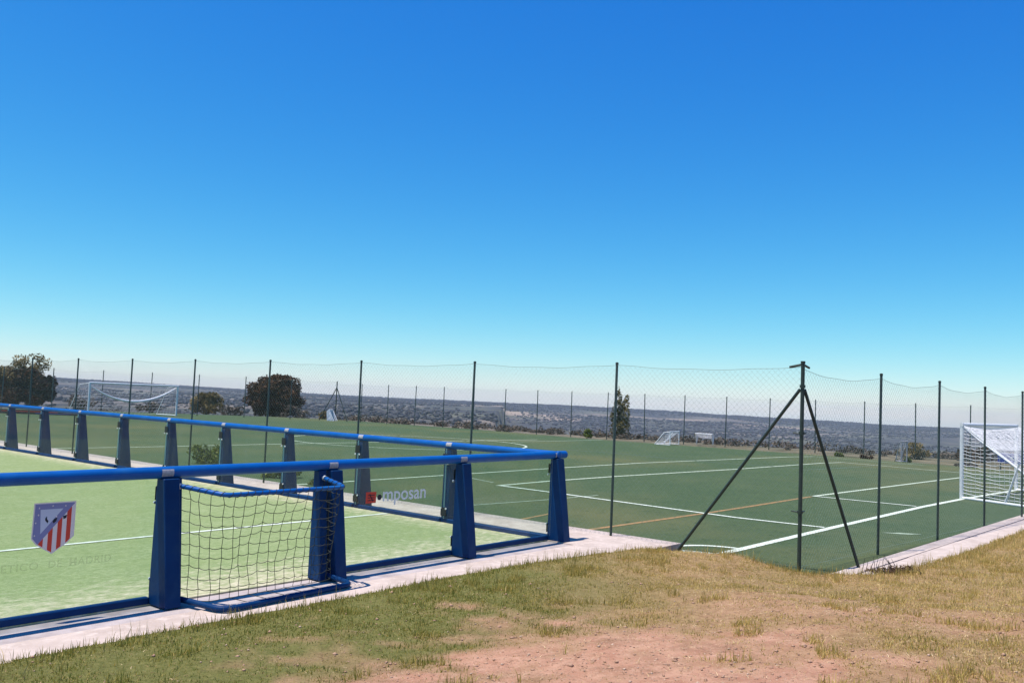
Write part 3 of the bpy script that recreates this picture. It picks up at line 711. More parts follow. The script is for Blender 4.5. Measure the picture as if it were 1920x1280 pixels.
# far fences
FPF = fpost_mesh(2.6, 0.027); FPE = fpost_mesh(2.78, 0.03)
a_, b_ = np.array([-12.0, 61.4]), np.array([23.2, 39.6]); dd = (b_ - a_); Lf = np.hypot(*dd); nf_ = 18
fpan = [chain_panel(Lf / nf_, 2.5, cell=0.075, seed=9, sag=0.05, r=0.001)]
ff = fence_run('distant wire fence along the far side of the big pitch', a_, dd / Lf, Lf / nf_, nf_, fpan, FPF, 1, 0.012)
ae = np.array([-12.0, 61.4]); be = np.array([-39.0, 56.6]); de = be - ae; Le = np.hypot(*de); ne = 9
epan = [chain_panel(Le / ne, 2.65, cell=0.075, seed=12, sag=0.06, r=0.001)]
ef = fence_run('distant wire fence behind the far white goal', ae, de / Le, Le / ne, ne, epan, FPE, 1, 0.012)
mb = MB(); mb.tube([(0, 0, -0.2), (0, 0, 2.72)], 0.04, 10); mb.build('corner_post', 'fence_green', ff, True)
for ang in (0.0, math.radians(-145)):
    mb = MB(); mb.tube([(0, 0, 2.3), (1.1 * math.cos(ang), 1.1 * math.sin(ang), 0)], 0.03, 8); mb.build('brace', 'fence_green', ff, True)

# ------------------------------------------------------------------ goals
def net_sheet(mb, A, B, C_, D_, nu, nv, r, sag=0.0, wob=0.02, seed=0):
    """strands between quad A-B (top) and D-C (bottom)"""
    A, B, C_, D_ = map(Vector, (A, B, C_, D_)); G = []
    for i in range(nu + 1):
        u = i / nu; row = []
        for j in range(nv + 1):
            v = j / nv; p = A.lerp(B, u).lerp(D_.lerp(C_, u), v)
            e = math.sin(math.pi * u) * math.sin(math.pi * v)
            p = p + Vector((0, 0, -sag * math.sin(math.pi * u))) * (1 - v * 0.3) + noise.noise_vector(Vector((i * .6, j * .6, seed))) * wob * (0.3 + e)
            row.append(p)
        G.append(row)
    for i in range(nu + 1): mb.tube(G[i], r, 3, caps=False)
    for j in range(nv + 1): mb.tube([G[i][j] for i in range(nu + 1)], r, 3, caps=False)
P1 = Vector((11.28, 22.05, 0)); P2 = Vector((14.55, 25.4, 0)); BK = Vector((1.12, -2.66, 0)); GH = 1.83; BL = BK.normalized()
gt = thing('football_goal', 'white football goal with striped net standing behind the right wire fence', 'goal', (0, 0, 0), 0, 'white full goals')
Z = Vector((0, 0, 1))
for P_ in (P1, P2):
    mb = MB(); mb.tube([P_, P_ + Z * (GH + 0.04)], 0.047, 12); mb.build('goal_post', 'goal_white', gt, True)
ax = (P2 - P1).normalized()
mb = MB(); mb.tube([P1 - ax * 0.05 + Z * GH, P2 + ax * 0.05 + Z * GH], 0.047, 12); mb.build('crossbar', 'goal_white', gt, True)
for P_ in (P1, P2):
    mb = MB(); mb.tube([P_ + Z * 0.03, P_ + BK + Z * 0.03], 0.035, 8); mb.build('base_bar', 'goal_white', gt, True)
    mb = MB(); mb.tube([P_ + Z * (GH + 0.0), P_ + BL * 0.9 + Z * (GH - 0.55), P_ + BK * 0.97 + Z * 0.05], 0.014, 8); mb.build('stay_bar', 'goal_white', gt, True)
mb = MB(); mb.tube([P1 + BK + Z * 0.03, P2 + BK + Z * 0.03], 0.035, 8); mb.build('back_bar', 'goal_white', gt, True)
for P_, a_n in ((P1, 1), (P2, 2)):
    mb = MB(); mb.tube([P_ + BL * 1.35 + Z * (GH - 0.72), P_ + BL * 1.55 + Z * 0.98, P_ + BL * 1.2 + Z * 0.04], 0.026, 8); mb.build('net_support', 'goal_white', gt, True)
mb = MB()
for P_ in (P1, P2):
    # horizontal rows of the side net follow the sloping edge
    for k in range(20):
        z = 0.06 + k * (GH - 0.1) / 20; L_ = BK.length * (1 - z / GH) ** 0.9 if z > 1.28 else BK.length * (0.33 + 0.64 * (1.28 - z) / 1.28)
        L_ = max(L_, 0.08)
        mb.tube([P_ + BL * (L_ * u) + Z * (z - 0.035 * math.sin(math.pi * u) + 0.012 * math.sin(u * 23 + k)) for u in np.linspace(0, 1, 12)], 0.006, 4, caps=False)
    for k in range(1, 22):
        L_ = BK.length * k / 22; zt = GH - 0.55 * L_ / 0.9 if L_ < 0.9 else (GH - 0.55) * (1 - (L_ - 0.9) / (BK.length * 0.97 - 0.9))
        mb.tube([P_ + BL * L_ + Z * (0.05 + (max(zt, .1) - 0.05) * u) + ax * 0.02 * math.sin(3 * u + k) for u in np.linspace(0, 1, 6)], 0.0032, 3, caps=False)
net_sheet(mb, P1 + Z * GH, P2 + Z * GH, P2 + BL * 0.9 + Z * (GH - 0.55), P1 + BL * 0.9 + Z * (GH - 0.55), 56, 18, 0.0050, 0.07, 0.03, 2)
net_sheet(mb, P1 + BL * 0.9 + Z * (GH - 0.55), P2 + BL * 0.9 + Z * (GH - 0.55), P2 + BK + Z * 0.05, P1 + BK + Z * 0.05, 44, 16, 0.0036, 0.05, 0.04, 3)
mb.build('goal_net', 'net_white', gt)
mb = MB()                            # rolled upper net, draped along the sloping edge
mb.tube([P1 + Z * (GH - 0.02), P1 + BL * 0.45 + Z * (GH - 0.33), P1 + BL * 0.95 + Z * (GH - 0.62), P1 + BL * 1.6 + Z * (GH - 1.0), P1 + BL * 2.3 + Z * (GH - 1.55)], [0.012, 0.018, 0.028, 0.024, 0.018], 8)
mb.build('rolled_net', 'net_white', gt, True)

# far goal with its net hanging loose
Q1 = Vector((-24.75, 52.2, 0)); Q2 = Vector((-21.75, 58.0, 0)); qa = (Q2 - Q1).normalized(); qb = Vector((-qa.y, qa.x, 0)); QH = 1.93
g2 = thing('football_goal', 'distant white football goal with a rolled net hanging from its crossbar', 'goal', (0, 0, 0), 0, 'white full goals')
for P_ in (Q1, Q2):
    mb = MB(); mb.tube([P_, P_ + Z * QH], 0.06, 10); mb.build('goal_post', 'goal_white', g2, True)
    mb = MB(); mb.tube([P_ + Z * QH, P_ + qb * 0.9 + Z * (QH - 0.12), P_ + qb * 1.8 + Z * 0.03], 0.022, 8); mb.build('stay_bar', 'goal_white', g2, True)
    mb = MB(); mb.tube([P_ + Z * 0.03, P_ + qb * 1.8 + Z * 0.03], 0.035, 8); mb.build('base_bar', 'goal_white', g2, True)
mb = MB(); mb.tube([Q1 - qa * 0.05 + Z * QH, Q2 + qa * 0.05 + Z * QH], 0.06, 10); mb.build('crossbar', 'goal_white', g2, True)
mb = MB()
mb.tube([Q1.lerp(Q2, u) + Z * (QH - 0.10 - 0.95 * 4 * u * (1 - u) ) + qb * 0.12 for u in np.linspace(0, 1, 21)], [0.03 + 0.05 * math.sin(math.pi * u) for u in np.linspace(0, 1, 21)], 7)
mb.build('rolled_net', 'net_white', g2, True)
mb = MB()
net_sheet(mb, Q1 + Z * QH, Q2 + Z * QH, Q2 + qb * 1.8 + Z * 0.05, Q1 + qb * 1.8 + Z * 0.05, 22, 9, 0.003, 0.10, 0.05, 5)
for P_ in (Q1, Q2): net_sheet(mb, P_ + Z * QH, P_ + qb * 0.9 + Z * (QH - 0.12), P_ + qb * 1.8 + Z * 0.05, P_ + Z * 0.05, 6, 9, 0.003, 0.0, 0.03, 6)
mb.build('goal_net', 'net_white', g2)

def small_goal(label, loc, rz, w, h, d, tip=0.0, netr=0.008, grp='small training goals', ma='goal_white'):
    t_ = thing('small_goal', label, 'goal', loc, rz, grp); r = 0.028
    rot = Matrix.Rotation(tip, 3, 'X')
    V = lambda x, y, z: rot @ Vector((x, y, z))
    for x in (-w/2, w/2):
        mb = MB(); mb.tube([V(x, 0, 0), V(x, 0, h)], r, 8); mb.build('goal_post', ma, t_, True)
        mb = MB(); mb.tube([V(x, 0, h), V(x, d * 0.4, h * 0.92), V(x, d, 0.02)], r * 0.75, 8); mb.build('stay_bar', ma, t_, True)
    mb = MB(); mb.tube([V(-w/2 - r, 0, h), V(w/2 + r, 0, h)], r, 8); mb.build('crossbar', ma, t_, True)
    mb = MB(); mb.tube([V(-w/2, 0, 0.02), V(-w/2, d, 0.02), V(w/2, d, 0.02), V(w/2, 0, 0.02)], r * 0.75, 8); mb.build('base_bar', ma, t_, True)
    mb = MB(); net_sheet(mb, V(-w/2, 0, h), V(w/2, 0, h), V(w/2, d, 0.03), V(-w/2, d, 0.03), 12, 9, netr, 0.05, 0.03, 7)
    for x in (-w/2, w/2): net_sheet(mb, V(x, 0, h), V(x, d * 0.4, h * 0.92), V(x, d, 0.03), V(x, 0, 0.03), 5, 7, netr, 0, 0.02, 8)
    mb.build('goal_net', 'net_white', t_); return t_
small_goal('upright small white goal on the far side left of the slumped white net', (8.55, 45.6, 0), math.radians(62), 1.5, 0.68, 0.8, 0.0, 0.004)
small_goal('small white goal tipped on its back with a slumped net at the far edge', (10.4, 47.0, 0.04), math.radians(160), 0.85, 0.55, 0.7, math.radians(52), 0.016)
small_goal('pale small goal standing on dry ground at the far right', (17.1, 38.3, 0), math.radians(10), 0.26, 0.88, 0.4, 0.0, 0.001, ma='tag_grey')
small_goal('white goal tipped up on end beside the oak at the far corner', (-11.9, 61.0, 0.0), math.radians(75), 0.55, 0.85, 0.5, math.radians(-28), 0.035)

# ------------------------------------------------------------------ small far things
lb_ = thing('low_board', 'long low dark board with a red stripe at the foot of the broad tree', 'board', (-27.4, 50.6, 0), math.atan2(1.2, 8.0))
mb = MB(); mb.box((-2.9, -0.03, 0.0), (2.7, 0.03, 0.24)); mb.build('panel', 'board_dark', lb_)
mb = MB(); mb.box((-1.4, -0.036, 0.13), (1.6, -0.031, 0.18)); mb.build('stripe', 'crest_red', lb_)
mb = MB(); mb.box((0.4, -0.036, 0.05), (2.3, -0.031, 0.10)); mb.build('stripe', 'far_blue', lb_)
for x in (-2.6, -0.9, 0.9, 2.4):
    mb = MB(); mb.tube([(x, 0.06, -0.05), (x, 0.06, 0.22)], 0.03, 8); mb.build('leg', 'fence_green', lb_)
mb = MB(); mb.tube([(-19.35, 33.1, -0.05), (-19.75, 33.3, 1.75)], 0.05, 8)
tag(mb.build('leaning_pole', 'goal_white', None, True), 'leaning white pole at the far left beyond the side barrier', 'pole')
bb = thing('low_board', 'low blue board standing beyond the net of the right goal', 'board', (20.6, 36.2, 0), math.radians(-38))
mb = MB(); mb.box((-0.55, -0.03, 0.22), (0.75, 0.03, 0.62)); link('panel', bevel(mb.mesh('panel', 'far_blue'), 0.01), bb)
for x in (-0.45, 0.65):
    mb = MB(); mb.tube([(x, 0.05, -0.05), (x, 0.05, 0.6)], 0.025, 8); mb.build('leg', 'fence_green', bb)

# ------------------------------------------------------------------ trees and bushes
def foliage(name, blobs, n, size, material, parent, seed=0, squash=1.0, holes=0.0):
    """leaf-sized quads through a set of ellipsoid clumps; blobs = (x,y,z, rx,ry,rz)"""
    r = np.random.default_rng(seed); vol = np.array([b[3]*b[4]*b[5] for b in blobs]) ** 0.75; cnt = (n * vol / vol.sum()).astype(int) + 4
    P = []; T = []
    for b, k in zip(blobs, cnt):
        d = r.normal(size=(k, 3)); d /= np.linalg.norm(d, axis=1, keepdims=True)
        rad = r.uniform(0.35, 1.0, (k, 1)) ** 0.5 * (1 + 0.16 * r.normal(size=(k, 1)) * 0.6)
        p = d * rad * np.array(b[3:6]) + np.array(b[:3]); P.append(p); T.append(np.clip(r.normal(0.42, 0.2) + r.normal(0, 0.2, k), 0, 1))
    P = np.vstack(P); T = np.concatenate(T); k = len(P)
    keep_ = P[:, 2] > 0.02; P = P[keep_]; T = T[keep_]; k = len(P)
    a = r.normal(size=(k, 3)); a /= np.linalg.norm(a, axis=1, keepdims=True); b2 = np.cross(a, r.normal(size=(k, 3))); b2 /= np.linalg.norm(b2, axis=1, keepdims=True)
    s_ = size * r.uniform(0.5, 1.3, (k, 1)); a = a * s_; b2 = b2 * s_ * 0.6
    V = np.stack([P - a, P + b2 * 0.9, P + a, P - b2 * 0.9], 1).reshape(-1, 3)
    me = pts_mesh(name, V, np.arange(4 * k), 4, material, np.repeat(T, 4)); return link(name, me, parent)
def trunk(parent, h, r, limbs, seed=0, lean=(0, 0)):
    rnd = random.Random(seed); mb = MB()
    top = Vector((lean[0], lean[1], h))
    mb.tube([(0, 0, -0.3), (lean[0]*.3 + .02, lean[1]*.3, h * 0.4), top], [r, r * 0.8, r * 0.55], 8)
    for (x, y, z) in limbs:
        b0 = top * rnd.uniform(0.6, 1.0); e = Vector((x, y, z)); mid = b0.lerp(e, 0.5) + Vector((rnd.uniform(-.1, .1), rnd.uniform(-.1, .1), 0.08))
        mb.tube([b0, mid, e], [r * 0.45, r * 0.3, r * 0.12], 6)
    return mb.build('trunk', 'bark', parent, True)
def tree(name, label, loc, blobs, n, size, material, th, tr, seed, cat='tree', group=None):
    t_ = thing(name, label, cat, loc, 0, group)
    trunk(t_, th, tr, [(b[0] * 0.8, b[1] * 0.8, b[2]) for b in blobs[:9]], seed)
    foliage('crown', blobs, n, size, material, t_, seed); return t_
def blobs_dome(rx_, ry_, z0, z1, n, br, seed):
    r = random.Random(seed); out = []
    for i in range(n):
        a = r.uniform(0, 2 * math.pi); q_ = math.sqrt(r.random()); z = z0 + (z1 - z0) * r.random()
        k = math.sqrt(max(0.05, 1 - ((z - (z0 * .55 + z1 * .45)) / ((z1 - z0) * .62)) ** 2))
        s_ = br * r.uniform(0.7, 1.25); out.append((rx_ * q_ * k * math.cos(a), ry_ * q_ * k * math.sin(a), z, s_, s_, s_ * 0.8))
    return out
# round dark oak in the far corner
tree('oak_tree', 'round dark brown evergreen oak standing beyond the far corner of the pitch', (-18.55, 70.0, -0.25), blobs_dome(1.95, 1.8, 0.5, 3.1, 150, 0.52, 3), 34000, 0.10, 'leaf_oak', 1.3, 0.22, 5)
# big tree on the left edge : dark lower mass and lighter open top
lt = thing('broad_tree', 'broad tree at the left edge, pale thin crown over dark lower foliage', 'tree', (-37.8, 68.0, -0.35))
trunk(lt, 1.6, 0.25, [(0.6, 0, 3.6), (1.4, .3, 3.9), (-0.8, 0, 3.2), (0.2, .5, 4.2), (1.9, 0, 3.0), (-1.8, 0, 2.6)], 3)
foliage('crown', blobs_dome(2.75, 1.9, 0.5, 2.75, 60, 0.62, 8), 14000, 0.13, 'leaf_oak', lt, 8)
foliage('crown', [(b[0] + 0.7, b[1], b[2], *b[3:]) for b in blobs_dome(1.9, 1.5, 2.0, 4.1, 40, 0.42, 9)], 3000, 0.085, 'leaf_olive', lt, 9)
foliage('crown', [(b[0] - 1.6, b[1], b[2], *b[3:]) for b in blobs_dome(1.4, 1.4, 1.6, 3.1, 26, 0.40, 10)], 1900, 0.09, 'leaf_olive', lt, 10)
# slender poplar
tree('poplar_tree', 'slender upright poplar with two tips behind a fence post', (6.55, 52.4, -0.25),
     [(-0.12, 0, 0.8, .42, .4, .55), (0.25, 0, 0.9, .38, .35, .6), (-0.22, .1, 1.5, .36, .3, .5), (0.28, 0, 1.6, .34, .3, .55), (-0.08, 0, 2.1, .34, .3, .45), (-0.1, 0, 2.6, .22, .2, .42), (0.36, 0, 2.2, .22, .2, .42), (0.38, 0, 2.55, .12, .12, .3), (-.12, 0, 2.95, .10, .1, .28), (0.0, 0, 0.35, .42, .35, .3)], 2600, 0.075, 'leaf_poplar', 0.7, 0.09, 12)
tree('round_bush', 'olive bush between the far goal and the round oak', (-23.7, 69.5, -0.2), blobs_dome(1.15, 0.9, 0.25, 1.5, 26, 0.42, 14), 4200, 0.10, 'leaf_olive', 0.5, 0.07, 14, 'bush')
tree('small_bush', 'small green bush at the pitch edge left of the poplar', (4.42, 50.0, -0.1), blobs_dome(0.28, 0.25, 0.12, 0.55, 7, 0.16, 15), 420, 0.06, 'leaf_green', 0.2, 0.03, 15, 'bush')
# weeds growing along the slab between barrier and wire fence
def weed(label, loc, w, h, n, seed, material='leaf_green'):
    t_ = thing('weed_clump', label, 'plant', loc, 0, 'weeds beside the side barrier')
    r = random.Random(seed); mb = MB()
    for k in range(14):
        x, y = r.uniform(-w, w), r.uniform(-w, w) * 0.6
        mb.tube([(x * .4, y * .4, 0), (x * .8, y * .8, h * 0.5), (x, y, h * r.uniform(0.7, 1.0))], [0.008, 0.006, 0.003], 4)
    stuff(mb.build('stem', 'bark', t_))
    foliage('leaves', [(r.uniform(-w, w), r.uniform(-w, w) * .6, h * r.uniform(0.1, 0.85), w * .3, w * .3, h * 0.22) for _ in range(26)], n, 0.045, material, t_, seed)
    return t_
weed('tall green weeds behind the side barrier below the far bush', (-7.75, 23.2, 0.0), 0.42, 0.50, 1300, 21)
weed('low dry weeds at the slab edge right of the tall green weeds', (-5.15, 20.25, 0.0), 0.38, 0.26, 800, 22)
weed('small sprawling weed by the foot of a fence post near the far slab', (-3.9, 19.0, 0.0), 0.28, 0.16, 400, 23)
# tufts growing at the foot of the right brace
t_ = thing('weed_clump', 'dry purplish weeds at the foot of the right fence brace', 'plant', (4.66, 10.90, 0.07))
mb = MB()
for k in range(30):
    x, y = random.uniform(-0.26, 0.36), random.uniform(-0.2, 0.2); h_ = random.uniform(0.05, 0.17) * (1.3 - abs(x))
    mb.tube([(x, y, -0.03), (x + random.uniform(-.03, .03), y, h_ * .6), (x + random.uniform(-.06, .06), y, h_)], [0.004, 0.004, 0.002], 3)
stuff(mb.build('stem', 'bark', t_))
foliage('leaves', [(random.uniform(-.22, .32), random.uniform(-.12, .12), random.uniform(0.01, 0.06), .07, .07, .04) for _ in range(18)], 1000, 0.018, 'leaf_dry', t_, 31)

# bushes one can pick out along the far edge, then the scrub that reads as one mass
edge_b = [((-21.0, 67.5, -.2), 1.1, 0.9, 'leaf_scrub', 'low brown shrub between the olive bush and the round oak'), ((-16.2, 67.2, -.2), 1.3, 1.0, 'leaf_scrub', 'wide brown shrub hugging the foot of the round oak'),
          ((-13.6, 65.4, -.2), 0.75, 0.75, 'leaf_olive', 'grey green shrub left of the white upturned goal'), ((-27.5, 68.0, -.2), 1.3, 0.85, 'leaf_scrub', 'low dull shrub seen under the crossbar of the far goal'),
          ((-32.0, 66.0, -.2), 1.2, 1.2, 'leaf_scrub', 'brown shrub at the right foot of the broad tree'), ((-4.6, 60.6, -.3), 0.6, 0.62, 'leaf_scrub', 'low reddish shrub on the far edge left of mid pitch'),
          ((-0.4, 58.0, -.3), 0.7, 0.66, 'leaf_scrub', 'scrubby shrub on the far edge above the barrier corner'), ((19.5, 42.6, -.1), 0.8, 0.75, 'leaf_olive', 'olive shrub beyond the dry ground left of the right goal'),
          ((22.2, 42.5, -.1), 1.1, 0.85, 'leaf_oak', 'dark shrub just left of the right goal post'), ((25.5, 43.0, -.1), 1.4, 0.9, 'leaf_oak', 'dark shrub seen through the net of the right goal'),
          ((15.4, 41.2, -.05), 0.32, 0.2, 'leaf_green', 'tiny green tuft at the pitch edge behind the braced corner post'), ((16.3, 40.4, -.05), 0.4, 0.18, 'leaf_oak', 'tiny dark tuft at the pitch edge beside the right brace'),
          ((17.4, 38.9, -.05), 0.45, 0.2, 'leaf_green', 'small green tuft on the dry ground beside the pale small goal'), ((18.9, 36.6, -.03), 0.6, 0.16, 'leaf_scrub', 'flat dark tuft on the dry ground left of the right goal')]
for k, (lc, w_, h_, ma_, lb) in enumerate(edge_b):
    tree('scrub_bush', lb, lc, blobs_dome(w_ * .8, w_ * .6, h_ * 0.15, h_ * 0.85, 12, h_ * 0.3, 50 + k), 650, 0.07 + 0.03 * (h_ > .7), ma_, h_ * 0.4, 0.04, 50 + k, 'bush', 'bushes along the far edge of the pitch')
# scrub strip just past the far fence, and the wooded valley: too many to count
def scrub_field(name, x, y, r_, h, material, seed):
    """low faceted clumps: each a squashed, jittered 12-vertex dome with 20 faces"""
    ico_v = []; g_ = (1 + 5 ** 0.5) / 2
    for a in (-1, 1):
        for b in (-g_, g_): ico_v += [(0, a, b), (a, b, 0), (b, 0, a)]
    ico_v = np.array(ico_v, float); ico_v /= np.linalg.norm(ico_v[0])
    from itertools import combinations
    ed = np.linalg.norm(ico_v[:, None] - ico_v[None], axis=2); L_ = np.sort(ed[0])[1] * 1.05
    tri = [t3 for t3 in combinations(range(12), 3) if all(ed[i, j] < L_ for i, j in combinations(t3, 2))]
    tri = np.array([t3 if np.dot(np.cross(ico_v[t3[1]] - ico_v[t3[0]], ico_v[t3[2]] - ico_v[t3[0]]), ico_v[t3[0]]) > 0 else (t3[0], t3[2], t3[1]) for t3 in tri])
    rg = np.random.default_rng(seed); n = len(x); z = terrain_z(x, y)
    V = ico_v[None] * (1 + 0.3 * rg.normal(size=(n, 12, 1))) * np.stack([r_, r_, h], 1)[:, None, :]
    ang = rg.uniform(0, 6.28, n); ca, sa = np.cos(ang)[:, None], np.sin(ang)[:, None]
    V = np.stack([V[..., 0] * ca - V[..., 1] * sa + x[:, None], V[..., 0] * sa + V[..., 1] * ca + y[:, None], V[..., 2] + (z + h * 0.55)[:, None]], -1)
    F = (tri[None] + (np.arange(n) * 12)[:, None, None]).reshape(-1)
    tn = np.repeat(np.clip(rg.normal(0.4, 0.25, n), 0, 1), 12)
    return stuff(link(name, pts_mesh(name, V.reshape(-1, 3), F, 3, material, tn)))
rg = np.random.default_rng(77)
# rim scrub, leafy
n = 420; tt = rg.uniform(-0.1, 1.25, n); off = rg.gamma(1.6, 3.0, n) + 1.2
bx = -12 + 35.2 * tt + 0.526 * off + rg.normal(0, .4, n); by = 61.6 - 21.8 * tt + 0.85 * off
nl = 160; bx = np.concatenate([bx, rg.uniform(-46, -12, nl)]); by = np.concatenate([by, 66.5 + rg.gamma(1.5, 3.0, nl)])
bz = terrain_z(bx, by); bl = []
for x_, y_, z_ in zip(bx, by, bz):
    s_ = rg.uniform(0.10, 0.34); bl.append((x_, y_, z_ + s_ * 0.5, s_ * 1.5, s_ * 1.2, s_))
def rim(name, bl, n, size, material, seed):
    r = np.random.default_rng(seed); B = np.array(bl); k = n; i = r.integers(0, len(B), k); d = r.normal(size=(k, 3)); d /= np.linalg.norm(d, axis=1, keepdims=True)
    P = B[i, :3] + d * B[i, 3:] * r.uniform(0.4, 1.05, (k, 1)); T = np.clip(r.normal(0.45, 0.12, len(B))[i] + r.normal(0.05, 0.22, k), 0, 1)
    a = r.normal(size=(k, 3)); a /= np.linalg.norm(a, axis=1, keepdims=True); b2 = np.cross(a, r.normal(size=(k, 3))); b2 /= np.linalg.norm(b2, axis=1, keepdims=True)
    s_ = size * r.uniform(0.5, 1.4, (k, 1)); a *= s_; b2 *= s_ * .6
    V = np.stack([P - a, P + b2, P + a, P - b2], 1).reshape(-1, 3)
    return stuff(link(name, pts_mesh(name, V, np.arange(4*k), 4, material, np.repeat(T, 4))))
rim('scrub', bl, 42000, 0.07, 'leaf_scrub', 5)
# slope below the rim: brushwood thinning into open country
n = 5200; u = rg.random(n); rr = 130 * (1100 / 130) ** (u ** 0.9); aa = np.radians(rg.uniform(-34, 33, n)); bx = rr * np.sin(aa); by = rr * np.cos(aa)
k_ = (vnoise(bx, by, 1/60., 81) > 0.42); bx, by, rr = bx[k_], by[k_], rr[k_]
s_ = rg.uniform(0.4, 1.1, len(bx)) * (0.5 + rr / 500)
scrub_field('brushwood', bx, by, s_, s_ * 0.75, 'leaf_wood', 6)
n = 30000; rr = np.sqrt(rg.uniform(800**2, 3750**2, n)); aa = np.radians(rg.uniform(-34, 33, n)); bx = rr * np.sin(aa); by = rr * np.cos(aa)
dens = vnoise(bx, by, 1/300., 83, 4) + 0.28 * sstep(2600, 3200, rr)
k_ = dens > rg.uniform(0.42, 0.64, n); bx, by = bx[k_], by[k_]; s_ = rg.uniform(1.2, 3.2, len(bx))
scrub_field('woodland', bx, by, s_ * 1.3, s_ * 0.75, 'leaf_wood', 7)

# ------------------------------------------------------------------ foreground grass
def blades(name, n, region, hfun, wid, keepfun, tonefun, seed, lean=0.5, material='grass_blade'):
    r = np.random.default_rng(seed)
    x = r.uniform(region[0], region[1], n); y = r.uniform(region[2], region[3], n)
    z, s_ = ground_z(x, y); k = (s_ > -0.04) & keepfun(x, y, s_, r) & (np.abs(x) < 0.62 * y + 1.8)
    x, y, z, s_ = x[k], y[k], z[k], s_[k]; n = len(x)
    h = hfun(x, y, s_, r); a = r.uniform(0, 2*np.pi, n); ln = np.abs(r.normal(0, lean, n)) if lean < 2 else 1.22 + np.abs(r.normal(0, 0.3, n))
    dx, dy = np.cos(a), np.sin(a); b2 = r.uniform(0, 2*np.pi, n); wx, wy = np.cos(b2) * wid, np.sin(b2) * wid
    wsc = r.uniform(0.6, 1.3, n); wx *= wsc; wy *= wsc
    base = np.stack([x, y, z - 0.006], 1)
    side = np.stack([wx, wy, 0 * wx], 1)
    ct_, st_ = np.cos(np.minimum(ln, 1.50)), np.sin(np.minimum(ln, 1.50))
    mid = base + np.stack([dx * st_ * 0.35 * h, dy * st_ * 0.35 * h, h * 0.55 * ct_], 1)
    tip = base + np.stack([dx * st_ * h, dy * st_ * h, h * ct_ * 0.95], 1)
    V = np.stack([base - side, base + side, mid + side * 0.7, mid - side * 0.7, tip], 1).reshape(-1, 3)
    o_ = (np.arange(n) * 5)[:, None]
    F = np.concatenate([o_ + np.array([[0, 1, 2]]), o_ + np.array([[0, 2, 3]]), o_ + np.array([[3, 2, 4]])], 1).reshape(-1)
    tn = np.clip(tonefun(x, y, s_, r), 0, 1)
    return stuff(link(name, pts_mesh(name, V, F, 3, material, np.repeat(tn, 5))))
def g_keep(x, y, s_, r):
    p_ = 1 - 0.93 * bare(x, y) ** 0.6; p_ = p_ * np.clip(0.10 + 2.3 * (vnoise(x, y, 2.6, 91, 3) - 0.24) , 0.10, 1.25) * np.clip(1.25 - 0.045 * np.hypot(x, y), 0.5, 1); return r.random(len(x)) < p_
def g_h(x, y, s_, r):
    h = r.uniform(0.018, 0.050, len(x)) * (0.26 + 1.05 * vnoise(x, y, 3.4, 92)); h *= 1 - 0.5 * bare(x, y)
    return h * (1 + 0.5 * sstep(3.5, 6.0, x)) 
def g_t(x, y, s_, r):
    g_ = greenness(x, y); dry_ = 0.60 + 0.42 * (vnoise(x, y, 0.8, 95) - 0.5) + 0.55 * (vnoise(x, y, 4.5, 96) - 0.5)
    return dry_ * (1 - g_) + 0.14 * g_ + r.normal(0, 0.16, len(x)) + (r.random(len(x)) < 0.10) * 0.3
blades('grass', 1900000, (-7.5, 12.5, 3.9, 16.0), g_h, 0.0030, g_keep, g_t, 101, 1.15)
def e_keep(x, y, s_, r): return (s_ < 0.22) & (r.random(len(x)) < 0.75 * (vnoise(x, y, 2.2, 97) > 0.34))
blades('grass_fringe', 330000, (-7, 11.5, 3.6, 17), lambda x, y, s_, r: r.uniform(0.03, 0.10, len(x)) * (0.5 + vnoise(x, y, 1.5, 98)), 0.003, e_keep, lambda x, y, s_, r: 0.30 + 0.3 * r.random(len(x)) - 0.2 * greenness(x, y), 102, 0.45)
def w_keep(x, y, s_, r): return (s_ < 0.5) & (r.random(len(x)) < 0.5 * (vnoise(x, y, 3.1, 99) > 0.55))
blades('tall_grass', 110000, (-7, 11.5, 3.6, 17), lambda x, y, s_, r: r.uniform(0.08, 0.19, len(x)), 0.0026, w_keep, lambda x, y, s_, r: r.uniform(0.25, 0.7, len(x)), 103, 0.3)
def t_keep(x, y, s_, r): return (x > 4.0 + 0.12 * y) & (r.random(len(x)) < 0.8 * (vnoise(x, y, 1.6, 94) > 0.5)) & (bare(x, y) < 0.5)
blades('straw', 60000, (3, 13, 4, 16), lambda x, y, s_, r: r.uniform(0.05, 0.13, len(x)), 0.003, t_keep, lambda x, y, s_, r: r.uniform(0.5, 1.0, len(x)), 104, 1.0)
def c_keep(x, y, s_, r): return (s_ > 0.15) & (bare(x, y) < 0.8) & (r.random(len(x)) < (vnoise(x, y, 2.9, 111, 2) > 0.72) * 0.9)
blades('grass_clumps', 700000, (-7, 12, 3.9, 14), lambda x, y, s_, r: r.uniform(0.04, 0.11, len(x)), 0.0028, c_keep, lambda x, y, s_, r: (0.20 + 0.35 * sstep(-1.5, 2.5, x)) + r.normal(0, 0.15, len(x)), 106, 0.8)
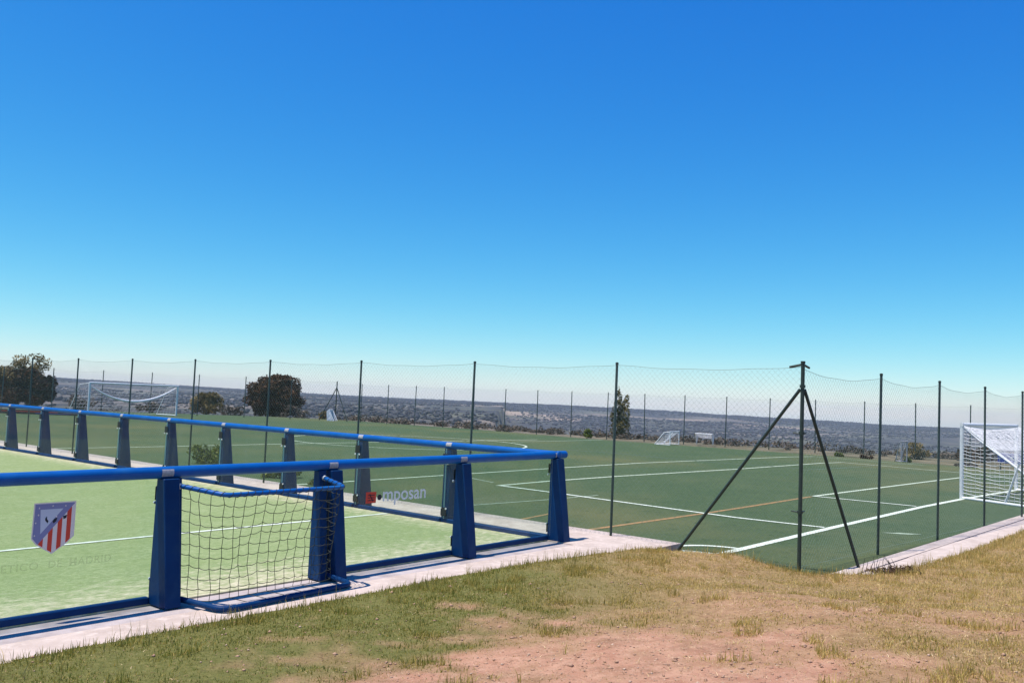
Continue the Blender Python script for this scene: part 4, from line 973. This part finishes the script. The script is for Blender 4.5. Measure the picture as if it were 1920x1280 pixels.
# straw lying on the worn earth, and pebbles
def f_keep(x, y, s_, r): return (s_ > 0.12) & (r.random(len(x)) < 0.35 + 0.75 * (vnoise(x, y, 3.7, 121, 3) > 0.47))
blades('fallen_straw', 360000, (-6, 10, 3.9, 12.5), lambda x, y, s_, r: r.uniform(0.015, 0.06, len(x)), 0.0026, f_keep, lambda x, y, s_, r: np.clip(0.54 + 0.9 * (vnoise(x, y, 2.3, 122, 3) - 0.5) + r.normal(0, 0.30, len(x)) - 0.25 * greenness(x, y), 0, 1), 105, 2.2, 'straw_blade')
n = 2600; gx_ = rg.uniform(-3.5, 6, n); gy_ = rg.uniform(3.8, 9, n); k_ = rg.random(n) < 0.15 + 0.85 * bare(gx_, gy_); gx_, gy_ = gx_[k_], gy_[k_]
gz_, _ = ground_z(gx_, gy_); n = len(gx_); r_ = np.minimum(rg.gamma(1.6, 0.0022, n) + 0.002, 0.013)
oc = np.array([(1,0,0),(0,1,0),(-1,0,0),(0,-1,0),(0,0,1),(0,0,-1)], float); of = np.array([(0,1,4),(1,2,4),(2,3,4),(3,0,4),(1,0,5),(2,1,5),(3,2,5),(0,3,5)])
V = oc[None] * r_[:, None, None] * rg.uniform(0.6, 1.4, (n, 6, 1)) * np.array([1.2, 1.0, 0.7]) + np.stack([gx_, gy_, gz_ + r_ * 0.3], 1)[:, None]
stuff(link('gravel', pts_mesh('gravel', V.reshape(-1, 3), (of[None] + (np.arange(n) * 6)[:, None, None]).reshape(-1), 3, 'stone')))

# crumbs of dry earth on the worn patch
n = 14000; gx_ = rg.uniform(-3.5, 6.5, n); gy_ = rg.uniform(4.0, 9.5, n); k_ = rg.random(n) < 0.12 + 0.88 * bare(gx_, gy_) * (0.3 + 1.2 * (vnoise(gx_, gy_, 1.8, 55) > 0.45)); gx_, gy_ = gx_[k_], gy_[k_]
gz_, _ = ground_z(gx_, gy_); n = len(gx_); r_ = np.minimum(rg.gamma(1.3, 0.0026, n) + 0.002, 0.016)
V = oc[None] * r_[:, None, None] * rg.uniform(0.5, 1.5, (n, 6, 1)) * np.array([1.3, 1.1, 0.8]) + np.stack([gx_, gy_, gz_ + r_ * 0.25], 1)[:, None]
stuff(link('earth_crumbs', pts_mesh('earth_crumbs', V.reshape(-1, 3), (of[None] + (np.arange(n) * 6)[:, None, None]).reshape(-1), 3, 'dry_crumb')))

# ------------------------------------------------------------------ haze
mb = MB(); mb.box((-4800, -4800, -190), (4800, 4800, 34))
m = bpy.data.materials.new('haze'); m.use_nodes = True; t = m.node_tree; t.nodes.remove(t.nodes['Principled BSDF'])
pv = t.nodes.new('ShaderNodeVolumePrincipled'); pv.inputs['Color'].default_value = (0.78, 0.86, 1.0, 1); pv.inputs['Density'].default_value = 0.000095; pv.inputs['Anisotropy'].default_value = 0.0
t.links.new(pv.outputs[0], t.nodes['Material Output'].inputs['Volume']); MAT['haze'] = m
stuff(mb.build('haze', 'haze'))
